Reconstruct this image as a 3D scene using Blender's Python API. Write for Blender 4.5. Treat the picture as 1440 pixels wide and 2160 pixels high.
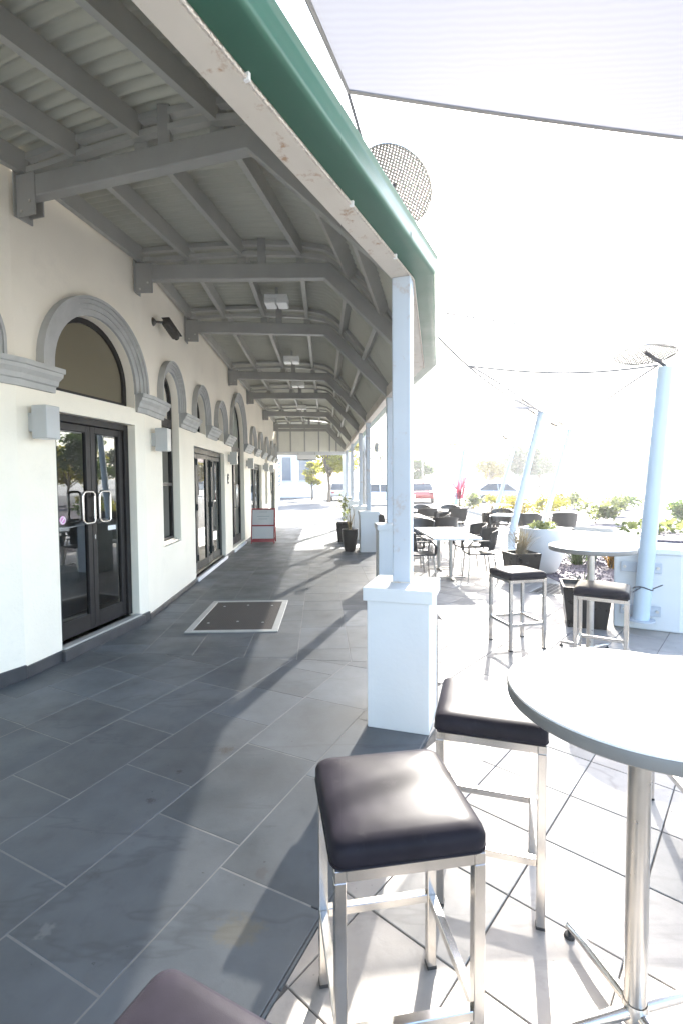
import bpy, bmesh, math, random
from mathutils import Vector, Matrix, geometry
random.seed(7)
R = math.radians
for o in list(bpy.data.objects): bpy.data.objects.remove(o)
scene = bpy.context.scene
COL = scene.collection

# ------------------------------------------------------------------ camera
cam_d = bpy.data.cameras.new('camera'); cam = bpy.data.objects.new('camera', cam_d); COL.objects.link(cam)
cam_d.sensor_fit = 'VERTICAL'; cam_d.sensor_height = 36.0; cam_d.lens = 36.0 * 1025 / 2160
cam_d.shift_y = -19.0 / 2160; cam_d.clip_start = 0.05; cam_d.clip_end = 4000
P, RO = R(2.57), R(0.4)
fw = Vector((0, math.cos(P), -math.sin(P))); rt = Vector((1, 0, 0)); up = Vector((0, math.sin(P), math.cos(P)))
rt2 = math.cos(RO) * rt - math.sin(RO) * up; up2 = math.sin(RO) * rt + math.cos(RO) * up
m = Matrix((rt2, up2, -fw)).transposed().to_4x4(); m.translation = (0, 0, 1.65)
cam.matrix_world = m
scene.camera = cam

# ------------------------------------------------------------------ light
SUN_AZ, SUN_EL = R(19.0), R(29)
world = bpy.data.worlds.new('World'); scene.world = world; world.use_nodes = True
wn = world.node_tree; bg = wn.nodes['Background']
sky = wn.nodes.new('ShaderNodeTexSky'); sky.sky_type = 'NISHITA'; sky.sun_disc = False
sky.sun_elevation = SUN_EL; sky.sun_rotation = SUN_AZ; sky.air_density = 1.0; sky.dust_density = 1.5; sky.ozone_density = 1.0
wn.links.new(sky.outputs[0], bg.inputs[0]); bg.inputs[1].default_value = 0.15
sd = bpy.data.lights.new('sun', 'SUN'); sd.energy = 5.0; sd.angle = R(0.55); sd.color = (1.0, 0.95, 0.87)
sun = bpy.data.objects.new('sun', sd); COL.objects.link(sun)
sv = Vector((math.sin(SUN_AZ) * math.cos(SUN_EL), math.cos(SUN_AZ) * math.cos(SUN_EL), math.sin(SUN_EL)))
sun.rotation_euler = sv.to_track_quat('Z', 'Y').to_euler(); sun.location = (6, 12, 12)
vs = scene.view_settings; vs.view_transform = 'Standard'; vs.look = 'None'; vs.gamma = 1.0; vs.exposure = 2.9
vs.use_curve_mapping = False
scene.render.engine = 'CYCLES'
scene.cycles.max_bounces = 10; scene.cycles.diffuse_bounces = 6; scene.cycles.transparent_max_bounces = 16

# ------------------------------------------------------------------ materials
MATS = {}
def nodes_of(name):
    mt = bpy.data.materials.new(name); mt.use_nodes = True
    nt = mt.node_tree; return mt, nt, nt.nodes['Principled BSDF']
def N(nt, t, **kw):
    n = nt.nodes.new(t)
    for k, v in kw.items():
        if k in n.inputs.keys() if hasattr(n.inputs, 'keys') else False: n.inputs[k].default_value = v
        else: setattr(n, k, v)
    return n
def mix_rgb(nt, fac, a, b, blend='MIX'):
    n = nt.nodes.new('ShaderNodeMix'); n.data_type = 'RGBA'; n.blend_type = blend
    for sock, v in ((n.inputs[0], fac), (n.inputs[6], a), (n.inputs[7], b)):
        if isinstance(v, bpy.types.NodeSocket): nt.links.new(v, sock)
        elif isinstance(v, (int, float)): sock.default_value = v
        else: sock.default_value = (*v[:3], 1)
    return n.outputs[2]
def noise(nt, scale, detail=4, rough=.55, vec=None, dist=0.0):
    n = nt.nodes.new('ShaderNodeTexNoise'); n.inputs['Scale'].default_value = scale; n.inputs['Detail'].default_value = detail
    n.inputs['Roughness'].default_value = rough; n.inputs['Distortion'].default_value = dist
    if vec is None:
        g = nt.nodes.get('Geometry') or nt.nodes.new('ShaderNodeNewGeometry'); g.name = 'Geometry'; vec = g.outputs['Position']
    nt.links.new(vec, n.inputs['Vector']); return n.outputs['Fac']
def ramp(nt, fac, stops):
    n = nt.nodes.new('ShaderNodeValToRGB'); e = n.color_ramp.elements
    while len(e) < len(stops): e.new(.5)
    for i, (p, c) in enumerate(stops):
        e[i].position = p; e[i].color = (c, c, c, 1) if isinstance(c, (int, float)) else (*c, 1)
    nt.links.new(fac, n.inputs[0]); return n.outputs[0]
def bump(nt, b, h, strength=.2, dist=.01):
    n = nt.nodes.new('ShaderNodeBump'); n.inputs['Strength'].default_value = strength; n.inputs['Distance'].default_value = dist
    nt.links.new(h, n.inputs['Height']); nt.links.new(n.outputs[0], b.inputs['Normal'])
def mat(name, col, rough=.5, metal=0.0, var=.12, scale=3.0, fine=0.0, fscale=60, rust=0.0, rnd=0.0, spec=.5, coat=0.0, bstr=0.0, bscale=80, dirt=None):
    mt, nt, b = nodes_of(name); MATS[name] = mt
    b.inputs['Roughness'].default_value = rough; b.inputs['Metallic'].default_value = metal
    b.inputs['Specular IOR Level'].default_value = spec; b.inputs['Coat Weight'].default_value = coat
    c = mix_rgb(nt, ramp(nt, noise(nt, scale), [(.3, 0.0), (.7, 1.0)]), [x * (1 - var) for x in col], [min(1, x * (1 + var)) for x in col])
    if fine: c = mix_rgb(nt, ramp(nt, noise(nt, fscale, 2), [(.35, 0.0), (.65, 1.0)]), c, mix_rgb(nt, fine, c, (0, 0, 0)))
    if dirt: c = mix_rgb(nt, ramp(nt, noise(nt, dirt[0], 6, .65), [(dirt[1], 0.0), (dirt[1] + .18, dirt[2])]), c, dirt[3])
    if rnd:
        oi = nt.nodes.new('ShaderNodeObjectInfo')
        c = mix_rgb(nt, 1.0, c, ramp(nt, oi.outputs['Random'], [(0, 1 - rnd), (1, 1 + rnd)]), 'MULTIPLY')
    if rust: c = mix_rgb(nt, ramp(nt, noise(nt, 7, 7, .7), [(.57, 0.0), (.66, rust)]), c, (.32, .15, .05))
    nt.links.new(c, b.inputs['Base Color'])
    r = ramp(nt, noise(nt, scale * 2.3), [(.3, max(.02, rough * .85)), (.7, min(1, rough * 1.15))]); nt.links.new(r, b.inputs['Roughness'])
    if bstr: bump(nt, b, noise(nt, bscale, 4), bstr, .004)
    return mt

mat('wall', (.86, .80, .68), .75, var=.045, scale=1.3, bstr=.5, bscale=38, dirt=(2.6, .56, .22, (.58, .54, .47)))
mat('moulding', (.42, .42, .405), .75, var=.1, scale=4, bstr=.4, bscale=50, dirt=(6, .56, .4, (.28, .28, .27)))
mat('beam', (.31, .305, .285), .5, var=.08, scale=2.5, dirt=(3, .6, .35, (.13, .12, .11)))
mat('purlin', (.38, .375, .345), .5, var=.08, scale=2.5, dirt=(3, .6, .3, (.15, .14, .12)))
mat('sheet', (.46, .455, .385), .36, metal=.1, var=.06, scale=1.2, dirt=(1.5, .55, .3, (.19, .19, .16)))
mat('gutter_beam', (.62, .57, .5), .5, var=.06, scale=3, rust=.75, dirt=(4, .6, .3, (.42, .38, .33)))
mat('green', (.026, .112, .074), .38, var=.10, scale=1.6, spec=.4, dirt=(5, .62, .3, (.09, .2, .15)))
mat('post', (.42, .46, .51), .42, var=.04, scale=2, rust=.35, dirt=(5, .62, .2, (.36, .35, .33)))
mat('plinth', (.60, .62, .63), .6, var=.05, scale=1.5, dirt=(9, .62, .22, (.44, .43, .41)), bstr=.3, bscale=30)
mat('black_frame', (.016, .014, .014), .45, var=.15, scale=6, spec=.3)
mat('steel', (.62, .60, .57), .22, metal=1.0, var=.04, scale=9)
mat('brushed', (.55, .53, .5), .32, metal=1.0, var=.06, scale=14)
mat('chrome', (.75, .75, .74), .12, metal=1.0, var=.02)
mat('sconce', (.42, .43, .43), .4, var=.03)
mat('dark_plastic', (.028, .026, .026), .4, var=.15, scale=8)
mat('cctv', (.06, .055, .048), .4, var=.25, scale=20)
mat('table_white', (.80, .79, .77), .3, var=.04, scale=14, fine=.12, fscale=220, spec=.5)
mat('shaded_table_edge', (.17, .163, .152), .45, var=.07, scale=9)  # rim colour darkened to hold the shade on its camera side
mat('white_paint', (.8, .8, .8), .5, var=.03)
mat('lamp_white', (.82, .82, .8), .35, var=.02)
mat('black_glaze', (.010, .009, .009), .3, var=.3, scale=5, spec=.35)
mat('soil', (.05, .04, .03), .9, var=.4, scale=40)
mat('red_paint', (.28, .012, .02), .4, var=.1)
mat('sign_panel', (.62, .61, .60), .45, var=.04)
mat('sign_text', (.38, .40, .41), .6, var=.02)
mat('dark_text', (.05, .05, .06), .6, var=.02)
mat('pole', (.46, .56, .64), .35, var=.03, scale=3)
mat('rubber', (.02, .02, .02), .8, var=.2)
mat('skirting', (.045, .045, .048), .45, var=.2, scale=5, dirt=(14, .66, .4, (.25, .24, .22)))
mat('grout', (.185, .185, .18), .9, var=.15, scale=12)
mat('grout_dark', (.09, .085, .08), .9, var=.2, scale=12)
mat('concrete', (.42, .41, .38), .85, var=.12, scale=.6, fine=.08, fscale=30)
mat('asphalt', (.10, .10, .10), .9, var=.15, scale=.8, fine=.15, fscale=60)
mat('mat_frame', (.42, .42, .40), .5, metal=.2, var=.08, scale=6)
mat('gravel', (.12, .10, .12), .9, var=.6, scale=30, fine=.3, fscale=120)
mat('cable', (.035, .035, .045), .5, var=.1)
mat('hem', (.16, .155, .155), .7, var=.1)
mat('trunk', (.16, .12, .085), .9, var=.25, scale=9, bstr=.5, bscale=30)
mat('palm_trunk', (.22, .19, .15), .9, var=.2, scale=9)
mat('car_white', (.75, .75, .76), .2, var=.01, coat=.6)
mat('car_red', (.42, .03, .03), .2, var=.01, coat=.6)
mat('car_silver', (.45, .47, .50), .25, metal=.5, var=.01, coat=.6)
mat('car_glass', (.03, .04, .05), .05, var=.01)
mat('bwall', (.72, .70, .66), .8, var=.04, scale=.3)
mat('bwall2', (.55, .54, .52), .8, var=.04, scale=.3)
mat('bglass', (.10, .13, .17), .1, var=.05)
mat('roof_red', (.30, .13, .09), .8, var=.1)
mat('hill', (.10, .12, .08), 1.0, var=.3, scale=.03, fine=.3, fscale=.2)
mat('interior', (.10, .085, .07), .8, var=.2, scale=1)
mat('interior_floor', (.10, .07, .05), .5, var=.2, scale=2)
mat('folding_frame', (.010, .016, .016), .45, var=.2, spec=.3)
mat('pink', (.70, .25, .55), .5, var=.05)
mat('paper', (.8, .8, .8), .6, var=.02)
mat('gable', (.80, .79, .72), .7, var=.03)
mat('rope_bead', (.60, .54, .48), .5, var=.2, scale=60)

def leafmat(name, c, var=.35):
    mt, nt, b = nodes_of(name); MATS[name] = mt
    col = mix_rgb(nt, ramp(nt, noise(nt, 2.2, 3), [(.3, 0.0), (.7, 1.0)]), [x * (1 - var) for x in c], [x * (1 + var) for x in c])
    nt.links.new(col, b.inputs['Base Color']); b.inputs['Roughness'].default_value = .55
    tr = nt.nodes.new('ShaderNodeBsdfTranslucent'); nt.links.new(mix_rgb(nt, .35, col, (c[0] * 1.6, c[1] * 1.6, c[2] * .7)), tr.inputs[0])
    mx = nt.nodes.new('ShaderNodeMixShader'); mx.inputs[0].default_value = .55
    nt.links.new(b.outputs[0], mx.inputs[1]); nt.links.new(tr.outputs[0], mx.inputs[2])
    nt.links.new(mx.outputs[0], nt.nodes['Material Output'].inputs[0])
leafmat('leaf_lime', (.30, .28, .045)); leafmat('leaf_green', (.07, .11, .035)); leafmat('leaf_dark', (.045, .075, .035))
leafmat('leaf_yellow', (.24, .19, .03)); leafmat('leaf_orange', (.30, .17, .03)); leafmat('leaf_pink', (.26, .04, .09)); leafmat('leaf_dry', (.24, .20, .15))
leafmat('leaf_pale', (.14, .16, .07))

def tile_mat(name, col, stains):
    mt, nt, b = nodes_of(name); MATS[name] = mt
    geo = nt.nodes.new('ShaderNodeNewGeometry'); geo.name = 'Geometry'
    oi = nt.nodes.new('ShaderNodeObjectInfo')
    c = mix_rgb(nt, ramp(nt, noise(nt, 1.7, 5, .6), [(.3, 0.0), (.7, 1.0)]), [x * .72 for x in col], [x * 1.25 for x in col])
    c = mix_rgb(nt, ramp(nt, noise(nt, 9, 6, .7), [(.55, 0.0), (.75, .5)]), c, [x * .6 for x in col])
    c = mix_rgb(nt, ramp(nt, noise(nt, 60, 4, .7), [(.70, 0.0), (.76, .55)]), c, [x * 1.9 for x in col])
    c = mix_rgb(nt, ramp(nt, noise(nt, 33, 3, .6), [(.715, 0.0), (.74, .9)]), c, [x * .3 for x in col])
    c = mix_rgb(nt, 1.0, c, ramp(nt, oi.outputs['Random'], [(0, (.76, .78, .80)), (.5, (1.02, .98, .96)), (1, (1.2, 1.2, 1.22))]), 'MULTIPLY')
    # dark wet-looking streak lines: thin band of a stretched noise
    mp = nt.nodes.new('ShaderNodeMapping'); mp.inputs['Rotation'].default_value = (0, 0, R(-32)); mp.inputs['Scale'].default_value = (.35, 1.3, 1)
    nt.links.new(geo.outputs['Position'], mp.inputs[0])
    st = noise(nt, 1.0, 5, .6, mp.outputs[0], .6)
    c = mix_rgb(nt, ramp(nt, st, [(.485, 0.0), (.5, .38), (.515, 0.0)]), c, [x * .5 for x in col])
    for (x, y, r, k, sc) in stains:
        vd = nt.nodes.new('ShaderNodeVectorMath'); vd.operation = 'DISTANCE'; vd.inputs[1].default_value = (x, y, 0)
        nt.links.new(geo.outputs['Position'], vd.inputs[0])
        ad = nt.nodes.new('ShaderNodeMath'); ad.operation = 'MULTIPLY_ADD'; ad.inputs[1].default_value = r * 3.0; nt.links.new(noise(nt, 1.1 / r, 6, .75), ad.inputs[0])
        nt.links.new(vd.outputs['Value'], ad.inputs[2])
        c = mix_rgb(nt, ramp(nt, ad.outputs[0], [(r * 1.75, k), (r * 2.2, 0.0)]), c, sc)
    nt.links.new(c, b.inputs['Base Color'])
    rg = ramp(nt, noise(nt, 3.3, 4), [(.3, .42), (.7, .62)]); nt.links.new(rg, b.inputs['Roughness'])
    b.inputs['Specular IOR Level'].default_value = .45
    bump(nt, b, noise(nt, 26, 6, .65), .22, .004)
tile_mat('tile_dark', (.082, .095, .106), [(-.72, 2.93, .07, .75, (.045, .037, .03)), (-.40, 1.72, .13, .38, (.14, .115, .06)), (-.93, 2.70, .03, .8, (.03, .03, .03)), (-1.0, 2.45, .035, .7, (.03, .03, .03)), (-.35, 1.98, .05, .5, (.05, .045, .045)), (-1.1, 1.72, .05, .35, (.25, .25, .25)), (-1.05, 1.98, .04, .55, (.05, .05, .05))])
tile_mat('tile_light', (.33, .31, .285), [])

def mat_glass(name, tint=(.75, .80, .80), ior=1.7, base=None, fac=.0):
    mt = bpy.data.materials.new(name); mt.use_nodes = True; MATS[name] = mt; nt = mt.node_tree; nt.nodes.clear()
    out = nt.nodes.new('ShaderNodeOutputMaterial'); fr = nt.nodes.new('ShaderNodeFresnel'); fr.inputs[0].default_value = ior
    gl = nt.nodes.new('ShaderNodeBsdfGlossy'); gl.inputs['Roughness'].default_value = .0 if base is None else .12
    gl.inputs['Color'].default_value = (.95, .97, .97, 1)
    if base is None:
        tr = nt.nodes.new('ShaderNodeBsdfTransparent'); tr.inputs[0].default_value = (*tint, 1)
    else:
        tr = nt.nodes.new('ShaderNodeBsdfDiffuse'); tr.inputs[0].default_value = (*base, 1)
    mx = nt.nodes.new('ShaderNodeMixShader'); nt.links.new(fr.outputs[0], mx.inputs[0])
    nt.links.new(tr.outputs[0], mx.inputs[1]); nt.links.new(gl.outputs[0], mx.inputs[2]); nt.links.new(mx.outputs[0], out.inputs[0])
mat_glass('glass', (.45, .47, .46), 2.0)
mat_glass('frosted', base=(.17, .15, .105), ior=1.45)
mat_glass('frosted_green', base=(.24, .27, .24), ior=1.5)

def mat_leather():
    mt, nt, b = nodes_of('vinyl'); MATS['vinyl'] = mt
    c = mix_rgb(nt, ramp(nt, noise(nt, 5, 5, .6), [(.35, 0.0), (.7, 1.0)]), (.012, .011, .015), (.022, .020, .027))
    c = mix_rgb(nt, ramp(nt, noise(nt, 11, 5, .65), [(.62, 0.0), (.75, .3)]), c, (.07, .065, .07))
    nt.links.new(c, b.inputs['Base Color'])
    nt.links.new(ramp(nt, noise(nt, 6, 5), [(.3, .30), (.7, .42)]), b.inputs['Roughness'])
    v = nt.nodes.new('ShaderNodeTexVoronoi'); v.inputs['Scale'].default_value = 500
    tc = nt.nodes.new('ShaderNodeTexCoord'); nt.links.new(tc.outputs['Object'], v.inputs['Vector'])
    ad = nt.nodes.new('ShaderNodeMath'); ad.operation = 'ADD'; nt.links.new(v.outputs['Distance'], ad.inputs[0]); nt.links.new(noise(nt, 14, 4), ad.inputs[1])
    bump(nt, b, ad.outputs[0], .07, .002); b.inputs['Specular IOR Level'].default_value = .05
mat_leather()

def mat_sail(nm, c0, c1, tp):
    mt = bpy.data.materials.new(nm); mt.use_nodes = True; MATS[nm] = mt; nt = mt.node_tree; nt.nodes.clear()
    out = nt.nodes.new('ShaderNodeOutputMaterial')
    d = nt.nodes.new('ShaderNodeBsdfDiffuse'); t = nt.nodes.new('ShaderNodeBsdfTranslucent'); p = nt.nodes.new('ShaderNodeBsdfTransparent')
    w = nt.nodes.new('ShaderNodeTexWave'); w.inputs['Scale'].default_value = 46; w.inputs['Distortion'].default_value = 3.0; w.inputs['Detail'].default_value = 3; w.bands_direction = 'Y'
    tc = nt.nodes.new('ShaderNodeTexCoord'); nt.links.new(tc.outputs['Generated'], w.inputs[0])
    c = mix_rgb(nt, ramp(nt, w.outputs['Fac'], [(0, .25), (1, .75)]), c0, c1)
    nt.links.new(c, d.inputs[0]); nt.links.new(c, t.inputs[0]); p.inputs[0].default_value = (1, 1, 1, 1)
    m1 = nt.nodes.new('ShaderNodeMixShader'); m1.inputs[0].default_value = .5; m2 = nt.nodes.new('ShaderNodeMixShader'); m2.inputs[0].default_value = tp
    nt.links.new(d.outputs[0], m1.inputs[1]); nt.links.new(t.outputs[0], m1.inputs[2]); nt.links.new(m1.outputs[0], m2.inputs[1]); nt.links.new(p.outputs[0], m2.inputs[2])
    nt.links.new(m2.outputs[0], out.inputs[0])
mat_sail('sail', (.24, .24, .25), (.28, .28, .29), .13)
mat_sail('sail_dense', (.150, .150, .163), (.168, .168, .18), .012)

def mat_perforated(name, col, metal, scale, thr, rough=.4):
    mt, nt, b = nodes_of(name); MATS[name] = mt
    b.inputs['Base Color'].default_value = (*col, 1); b.inputs['Metallic'].default_value = metal; b.inputs['Roughness'].default_value = rough
    tc = nt.nodes.new('ShaderNodeTexCoord'); v = nt.nodes.new('ShaderNodeTexVoronoi'); v.voronoi_dimensions = '2D'; v.inputs['Scale'].default_value = scale; v.inputs['Randomness'].default_value = .1
    nt.links.new(tc.outputs['Object'], v.inputs['Vector'])
    tr = nt.nodes.new('ShaderNodeBsdfTransparent'); mx = nt.nodes.new('ShaderNodeMixShader')
    nt.links.new(ramp(nt, v.outputs['Distance'], [(thr, 1.0), (thr + .05, 0.0)]), mx.inputs[0])
    nt.links.new(b.outputs[0], mx.inputs[1]); nt.links.new(tr.outputs[0], mx.inputs[2]); nt.links.new(mx.outputs[0], nt.nodes['Material Output'].inputs[0])
mat_perforated('perforated', (.06, .058, .056), .0, 40, .13, .75)

def mat_mesh_mat():
    mt, nt, b = nodes_of('door_mat'); MATS['door_mat'] = mt
    tc = nt.nodes.new('ShaderNodeTexCoord'); v = nt.nodes.new('ShaderNodeTexVoronoi'); v.inputs['Scale'].default_value = 45; v.inputs['Randomness'].default_value = .1
    nt.links.new(tc.outputs['Object'], v.inputs['Vector'])
    c = mix_rgb(nt, ramp(nt, v.outputs['Distance'], [(.25, 0.0), (.5, 1.0)]), (.012, .010, .009), (.05, .042, .036))
    c = mix_rgb(nt, ramp(nt, noise(nt, 9, 5), [(.6, 0.0), (.75, .5)]), c, (.08, .07, .06))
    nt.links.new(c, b.inputs['Base Color']); b.inputs['Roughness'].default_value = .9
    bump(nt, b, v.outputs['Distance'], .8, .006)
mat_mesh_mat()

# ------------------------------------------------------------------ helpers
class MB:
    def __init__(s): s.v = []; s.f = []
    def add(s, vs_, fs):
        k = len(s.v); s.v += [tuple(p) for p in vs_]; s.f += [tuple(i + k for i in f) for f in fs]; return s
    def box(s, a, b, M=None):
        (x0, y0, z0), (x1, y1, z1) = a, b
        p = [Vector(q) for q in ((x0, y0, z0), (x1, y0, z0), (x1, y1, z0), (x0, y1, z0), (x0, y0, z1), (x1, y0, z1), (x1, y1, z1), (x0, y1, z1))]
        if M is not None: p = [M @ q for q in p]
        return s.add(p, [(3, 2, 1, 0), (4, 5, 6, 7), (0, 1, 5, 4), (1, 2, 6, 5), (2, 3, 7, 6), (3, 0, 4, 7)])
    def tube(s, pts, r, n=10, r1=None, cap=True):
        pts = [Vector(p) for p in pts]; L = len(pts); rings = []
        ref = None
        for i, p in enumerate(pts):
            t = (pts[min(i + 1, L - 1)] - pts[max(i - 1, 0)]).normalized()
            if ref is None:
                ref = t.cross(Vector((0, 0, 1)));
                if ref.length < .1: ref = t.cross(Vector((1, 0, 0)))
            a = (ref - t * ref.dot(t)).normalized(); ref = a; b = t.cross(a)
            rr = (r[i] if isinstance(r, (list, tuple)) else (r if r1 is None else r + (r1 - r) * i / max(1, L - 1)))
            rings.append([p + a * math.cos(2 * math.pi * k / n) * rr + b * math.sin(2 * math.pi * k / n) * rr for k in range(n)])
        vs_ = [q for ring in rings for q in ring]; fs = []
        for i in range(L - 1):
            for k in range(n):
                fs.append((i * n + k, i * n + (k + 1) % n, (i + 1) * n + (k + 1) % n, (i + 1) * n + k))
        if cap: fs += [tuple(range(n - 1, -1, -1)), tuple((L - 1) * n + k for k in range(n))]
        return s.add(vs_, fs)
    def sweep_rect(s, pts, w, h, up_=Vector((0, 0, 1))):
        pts = [Vector(p) for p in pts]; L = len(pts); vs_ = []
        for i, p in enumerate(pts):
            t0 = (p - pts[i - 1]).normalized() if i else (pts[1] - p).normalized()
            t1 = (pts[i + 1] - p).normalized() if i < L - 1 else t0
            t = (t0 + t1).normalized(); side = t.cross(up_).normalized(); nu = side.cross(t).normalized(); k = 1 / max(.3, t.dot(t1))
            vs_ += [p - side * w / 2 - nu * h / 2 * k, p + side * w / 2 - nu * h / 2 * k, p + side * w / 2 + nu * h / 2 * k, p - side * w / 2 + nu * h / 2 * k]
        fs = [(0, 1, 2, 3), tuple((L - 1) * 4 + k for k in (3, 2, 1, 0))]
        for i in range(L - 1):
            for k in range(4): fs.append((i * 4 + k, (i + 1) * 4 + k, (i + 1) * 4 + (k + 1) % 4, i * 4 + (k + 1) % 4))
        return s.add(vs_, fs)
    def lathe(s, prof, n=24, c=(0, 0, 0)):
        vs_ = []; fs = []
        for (r, z) in prof:
            for k in range(n): vs_.append((c[0] + r * math.cos(2 * math.pi * k / n), c[1] + r * math.sin(2 * math.pi * k / n), c[2] + z))
        for i in range(len(prof) - 1):
            for k in range(n): fs.append((i * n + k, i * n + (k + 1) % n, (i + 1) * n + (k + 1) % n, (i + 1) * n + k))
        return s.add(vs_, fs)
    def prism(s, poly, z0, z1):
        n = len(poly); vs_ = [(x, y, z0) for x, y in poly] + [(x, y, z1) for x, y in poly]
        return s.add(vs_, [tuple(range(n - 1, -1, -1)), tuple(range(n, 2 * n))] + [(i, (i + 1) % n, n + (i + 1) % n, n + i) for i in range(n)])
    def mesh(s, name, bevel=0.0, seg=2, smooth=False, angle=40):
        me = bpy.data.meshes.new(name); me.from_pydata(s.v, [], s.f); me.update()
        bm = bmesh.new(); bm.from_mesh(me); bmesh.ops.recalc_face_normals(bm, faces=bm.faces)
        if bevel:
            ed = [e for e in bm.edges if len(e.link_faces) == 2 and e.calc_face_angle(0) > R(30)]
            bmesh.ops.bevel(bm, geom=ed, offset=bevel, segments=seg, affect='EDGES', profile=.5, clamp_overlap=True)
        if smooth:
            for f in bm.faces: f.smooth = True
            for e in bm.edges:
                if len(e.link_faces) == 2 and e.calc_face_angle(0) > R(angle): e.smooth = False
        bm.to_mesh(me); bm.free(); return me
    def build(s, name, material, parent=None, M=None, bevel=0.0, seg=2, smooth=False, angle=40):
        return link(name, s.mesh(name, bevel, seg, smooth, angle), material, parent, M)
def link(name, me, material, parent=None, M=None):
    if material and not me.materials: me.materials.append(MATS[material])
    o = bpy.data.objects.new(name, me); COL.objects.link(o)
    if parent is not None: o.parent = parent
    if M is not None: o.matrix_basis = M
    return o
def tag(o, label=None, cat=None, group=None, kind=None):
    if label: o['label'] = label
    if cat: o['category'] = cat
    if group: o['group'] = group
    if kind: o['kind'] = kind
    return o
def thing(name, label, cat, loc=(0, 0, 0), rz=0, group=None):
    o = bpy.data.objects.new(name, None); COL.objects.link(o); o.location = loc; o.rotation_euler = (0, 0, rz); o.empty_display_size = .2
    return tag(o, label, cat, group)
def copy_tree(o, parent=None):
    c = o.copy(); COL.objects.link(c); c.parent = parent
    for ch in list(o.children): copy_tree(ch, c)
    return c
def put(o, loc, rz, label, group=None):
    o.location = loc; o.rotation_euler = (0, 0, rz); o['label'] = label
    if group: o['group'] = group
    return o
def T(x, y, z, rz=0): return Matrix.Translation((x, y, z)) @ Matrix.Rotation(rz, 4, 'Z')

# ------------------------------------------------------------------ setting: ground
g = MB(); S = 760
g.add([(-S, -S, -.06), (S, -S, -.06), (S, S, -.06), (-S, S, -.06)], [(0, 1, 2, 3)]); tag(g.build('ground', 'concrete'), kind='structure')
a = MB().prism([(-30, 29), (60, 27), (70, 46), (-30, 50)], -.05, -.03).build('car_park', 'asphalt'); tag(a, kind='structure')

H26 = Vector((math.sin(R(26)), math.cos(R(26)))); H12 = Vector((math.sin(R(11.5)), math.cos(R(11.5)))); HF = Vector((-.042, 1)).normalized()
def rightn(h): return Vector((h[1], -h[0]))
# outer edge of the walkway (foot line of the plinths)
E1 = Vector((.62, 3.20)); E2 = Vector((1.17, 5.95))
EDGES = [(E1, H26), (E1, (E2 - E1).normalized()), (E2, HF)]
def sidev(p, e): return (p - e[0]).dot(rightn(e[1]))
def clip(poly, pt, n):   # keep the side where (p-pt).n <= 0
    out = []
    for i in range(len(poly)):
        A, B = poly[i], poly[(i + 1) % len(poly)]; da, db = (A - pt).dot(n), (B - pt).dot(n)
        if da <= 0: out.append(A)
        if (da < 0 < db) or (db < 0 < da): out.append(A + (B - A) * (da / (da - db)))
    return out
def area(p): return .5 * abs(sum(p[i].x * p[(i + 1) % len(p)].y - p[(i + 1) % len(p)].x * p[i].y for i in range(len(p)))) if len(p) > 2 else 0
def tile_mesh(poly, z=0.0, th=.03, ch=.0025):
    c = sum(poly, Vector((0, 0))) / len(poly)
    inn = [p + (c - p).normalized() * ch * 1.4 for p in poly]; n = len(poly)
    dz = random.uniform(-.0006, .0006)
    mb = MB(); mb.add([(p.x - c.x, p.y - c.y, -th) for p in poly] + [(p.x - c.x, p.y - c.y, -ch + dz) for p in poly] + [(p.x - c.x, p.y - c.y, dz) for p in inn],
        [tuple(range(2 * n, 3 * n))] + [(i, (i + 1) % n, n + (i + 1) % n, n + i) for i in range(n)] + [(n + i, n + (i + 1) % n, 2 * n + (i + 1) % n, 2 * n + i) for i in range(n)])
    me = bpy.data.meshes.new('tile'); me.from_pydata(mb.v, [], mb.f); me.update()
    return me, (c.x, c.y, z)
GAP = .0027
wslab = MB().prism([(-7, -4), (-2.55, -2.6), (.64, 3.22), (1.18, 5.96), (.55, 22.6), (-3.4, 22.6), (-3.4, 6), (-4, 3), (-7, 2)], -.045, -.0012)
walkway = tag(wslab.build('walkway', 'grout'), 'dark slate paved walkway under the verandah', kind='structure')
# split line between the near paving (rows at 26 deg) and the far paving
SP, SN = Vector((-.40, 4.44)), Vector((.122, 1)).normalized()
def walk_tiles(origin, h, near):
    n = rightn(h); lens = [.72, .475, .247, .72, .475, .72]
    for row in range(-9, 9):
        s = -12.0 + random.choice([0, .247, .475, .6]); top = 26 if not near else 9
        while s < top:
            L = random.choice(lens); a0, a1 = s + GAP, s + L - GAP; b0, b1 = row * .5 + GAP, (row + 1) * .5 - GAP; s += L
            poly = [origin + h * a0 + n * b0, origin + h * a1 + n * b0, origin + h * a1 + n * b1, origin + h * a0 + n * b1]
            poly = poly[::-1]
            for e in EDGES: poly = clip(poly, e[0] - rightn(e[1]) * .0015, rightn(e[1]))
            if near: poly = clip(poly, SP - SN * GAP, SN)
            else: poly = clip(poly, SP + SN * GAP, -SN)
            if area(poly) < .004: continue
            c = sum(poly, Vector((0, 0))) / len(poly)
            if c.y < .35 or c.y > 22.4 or c.x < -3.6 or (c.x < -2.9 and c.y > 5) or c.x < -.95 * c.y - .6: continue
            # not inside the building
            if c.y > 6 and c.x < -2.60 - (c.y - 5.7) * .038: continue
            pl = []
            for p in poly:
                if not pl or (p - pl[-1]).length > 1e-4: pl.append(p)
            if len(pl) > 2 and (pl[0] - pl[-1]).length < 1e-4: pl.pop()
            if len(pl) < 3: continue
            me, loc = tile_mesh(pl); o = link('tile', me, 'tile_dark', walkway); o.location = loc
random.seed(21)
walk_tiles(Vector((-.913, 2.37)), H26, True)
walk_tiles(Vector((-.425, 4.49)), HF, False)

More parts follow.
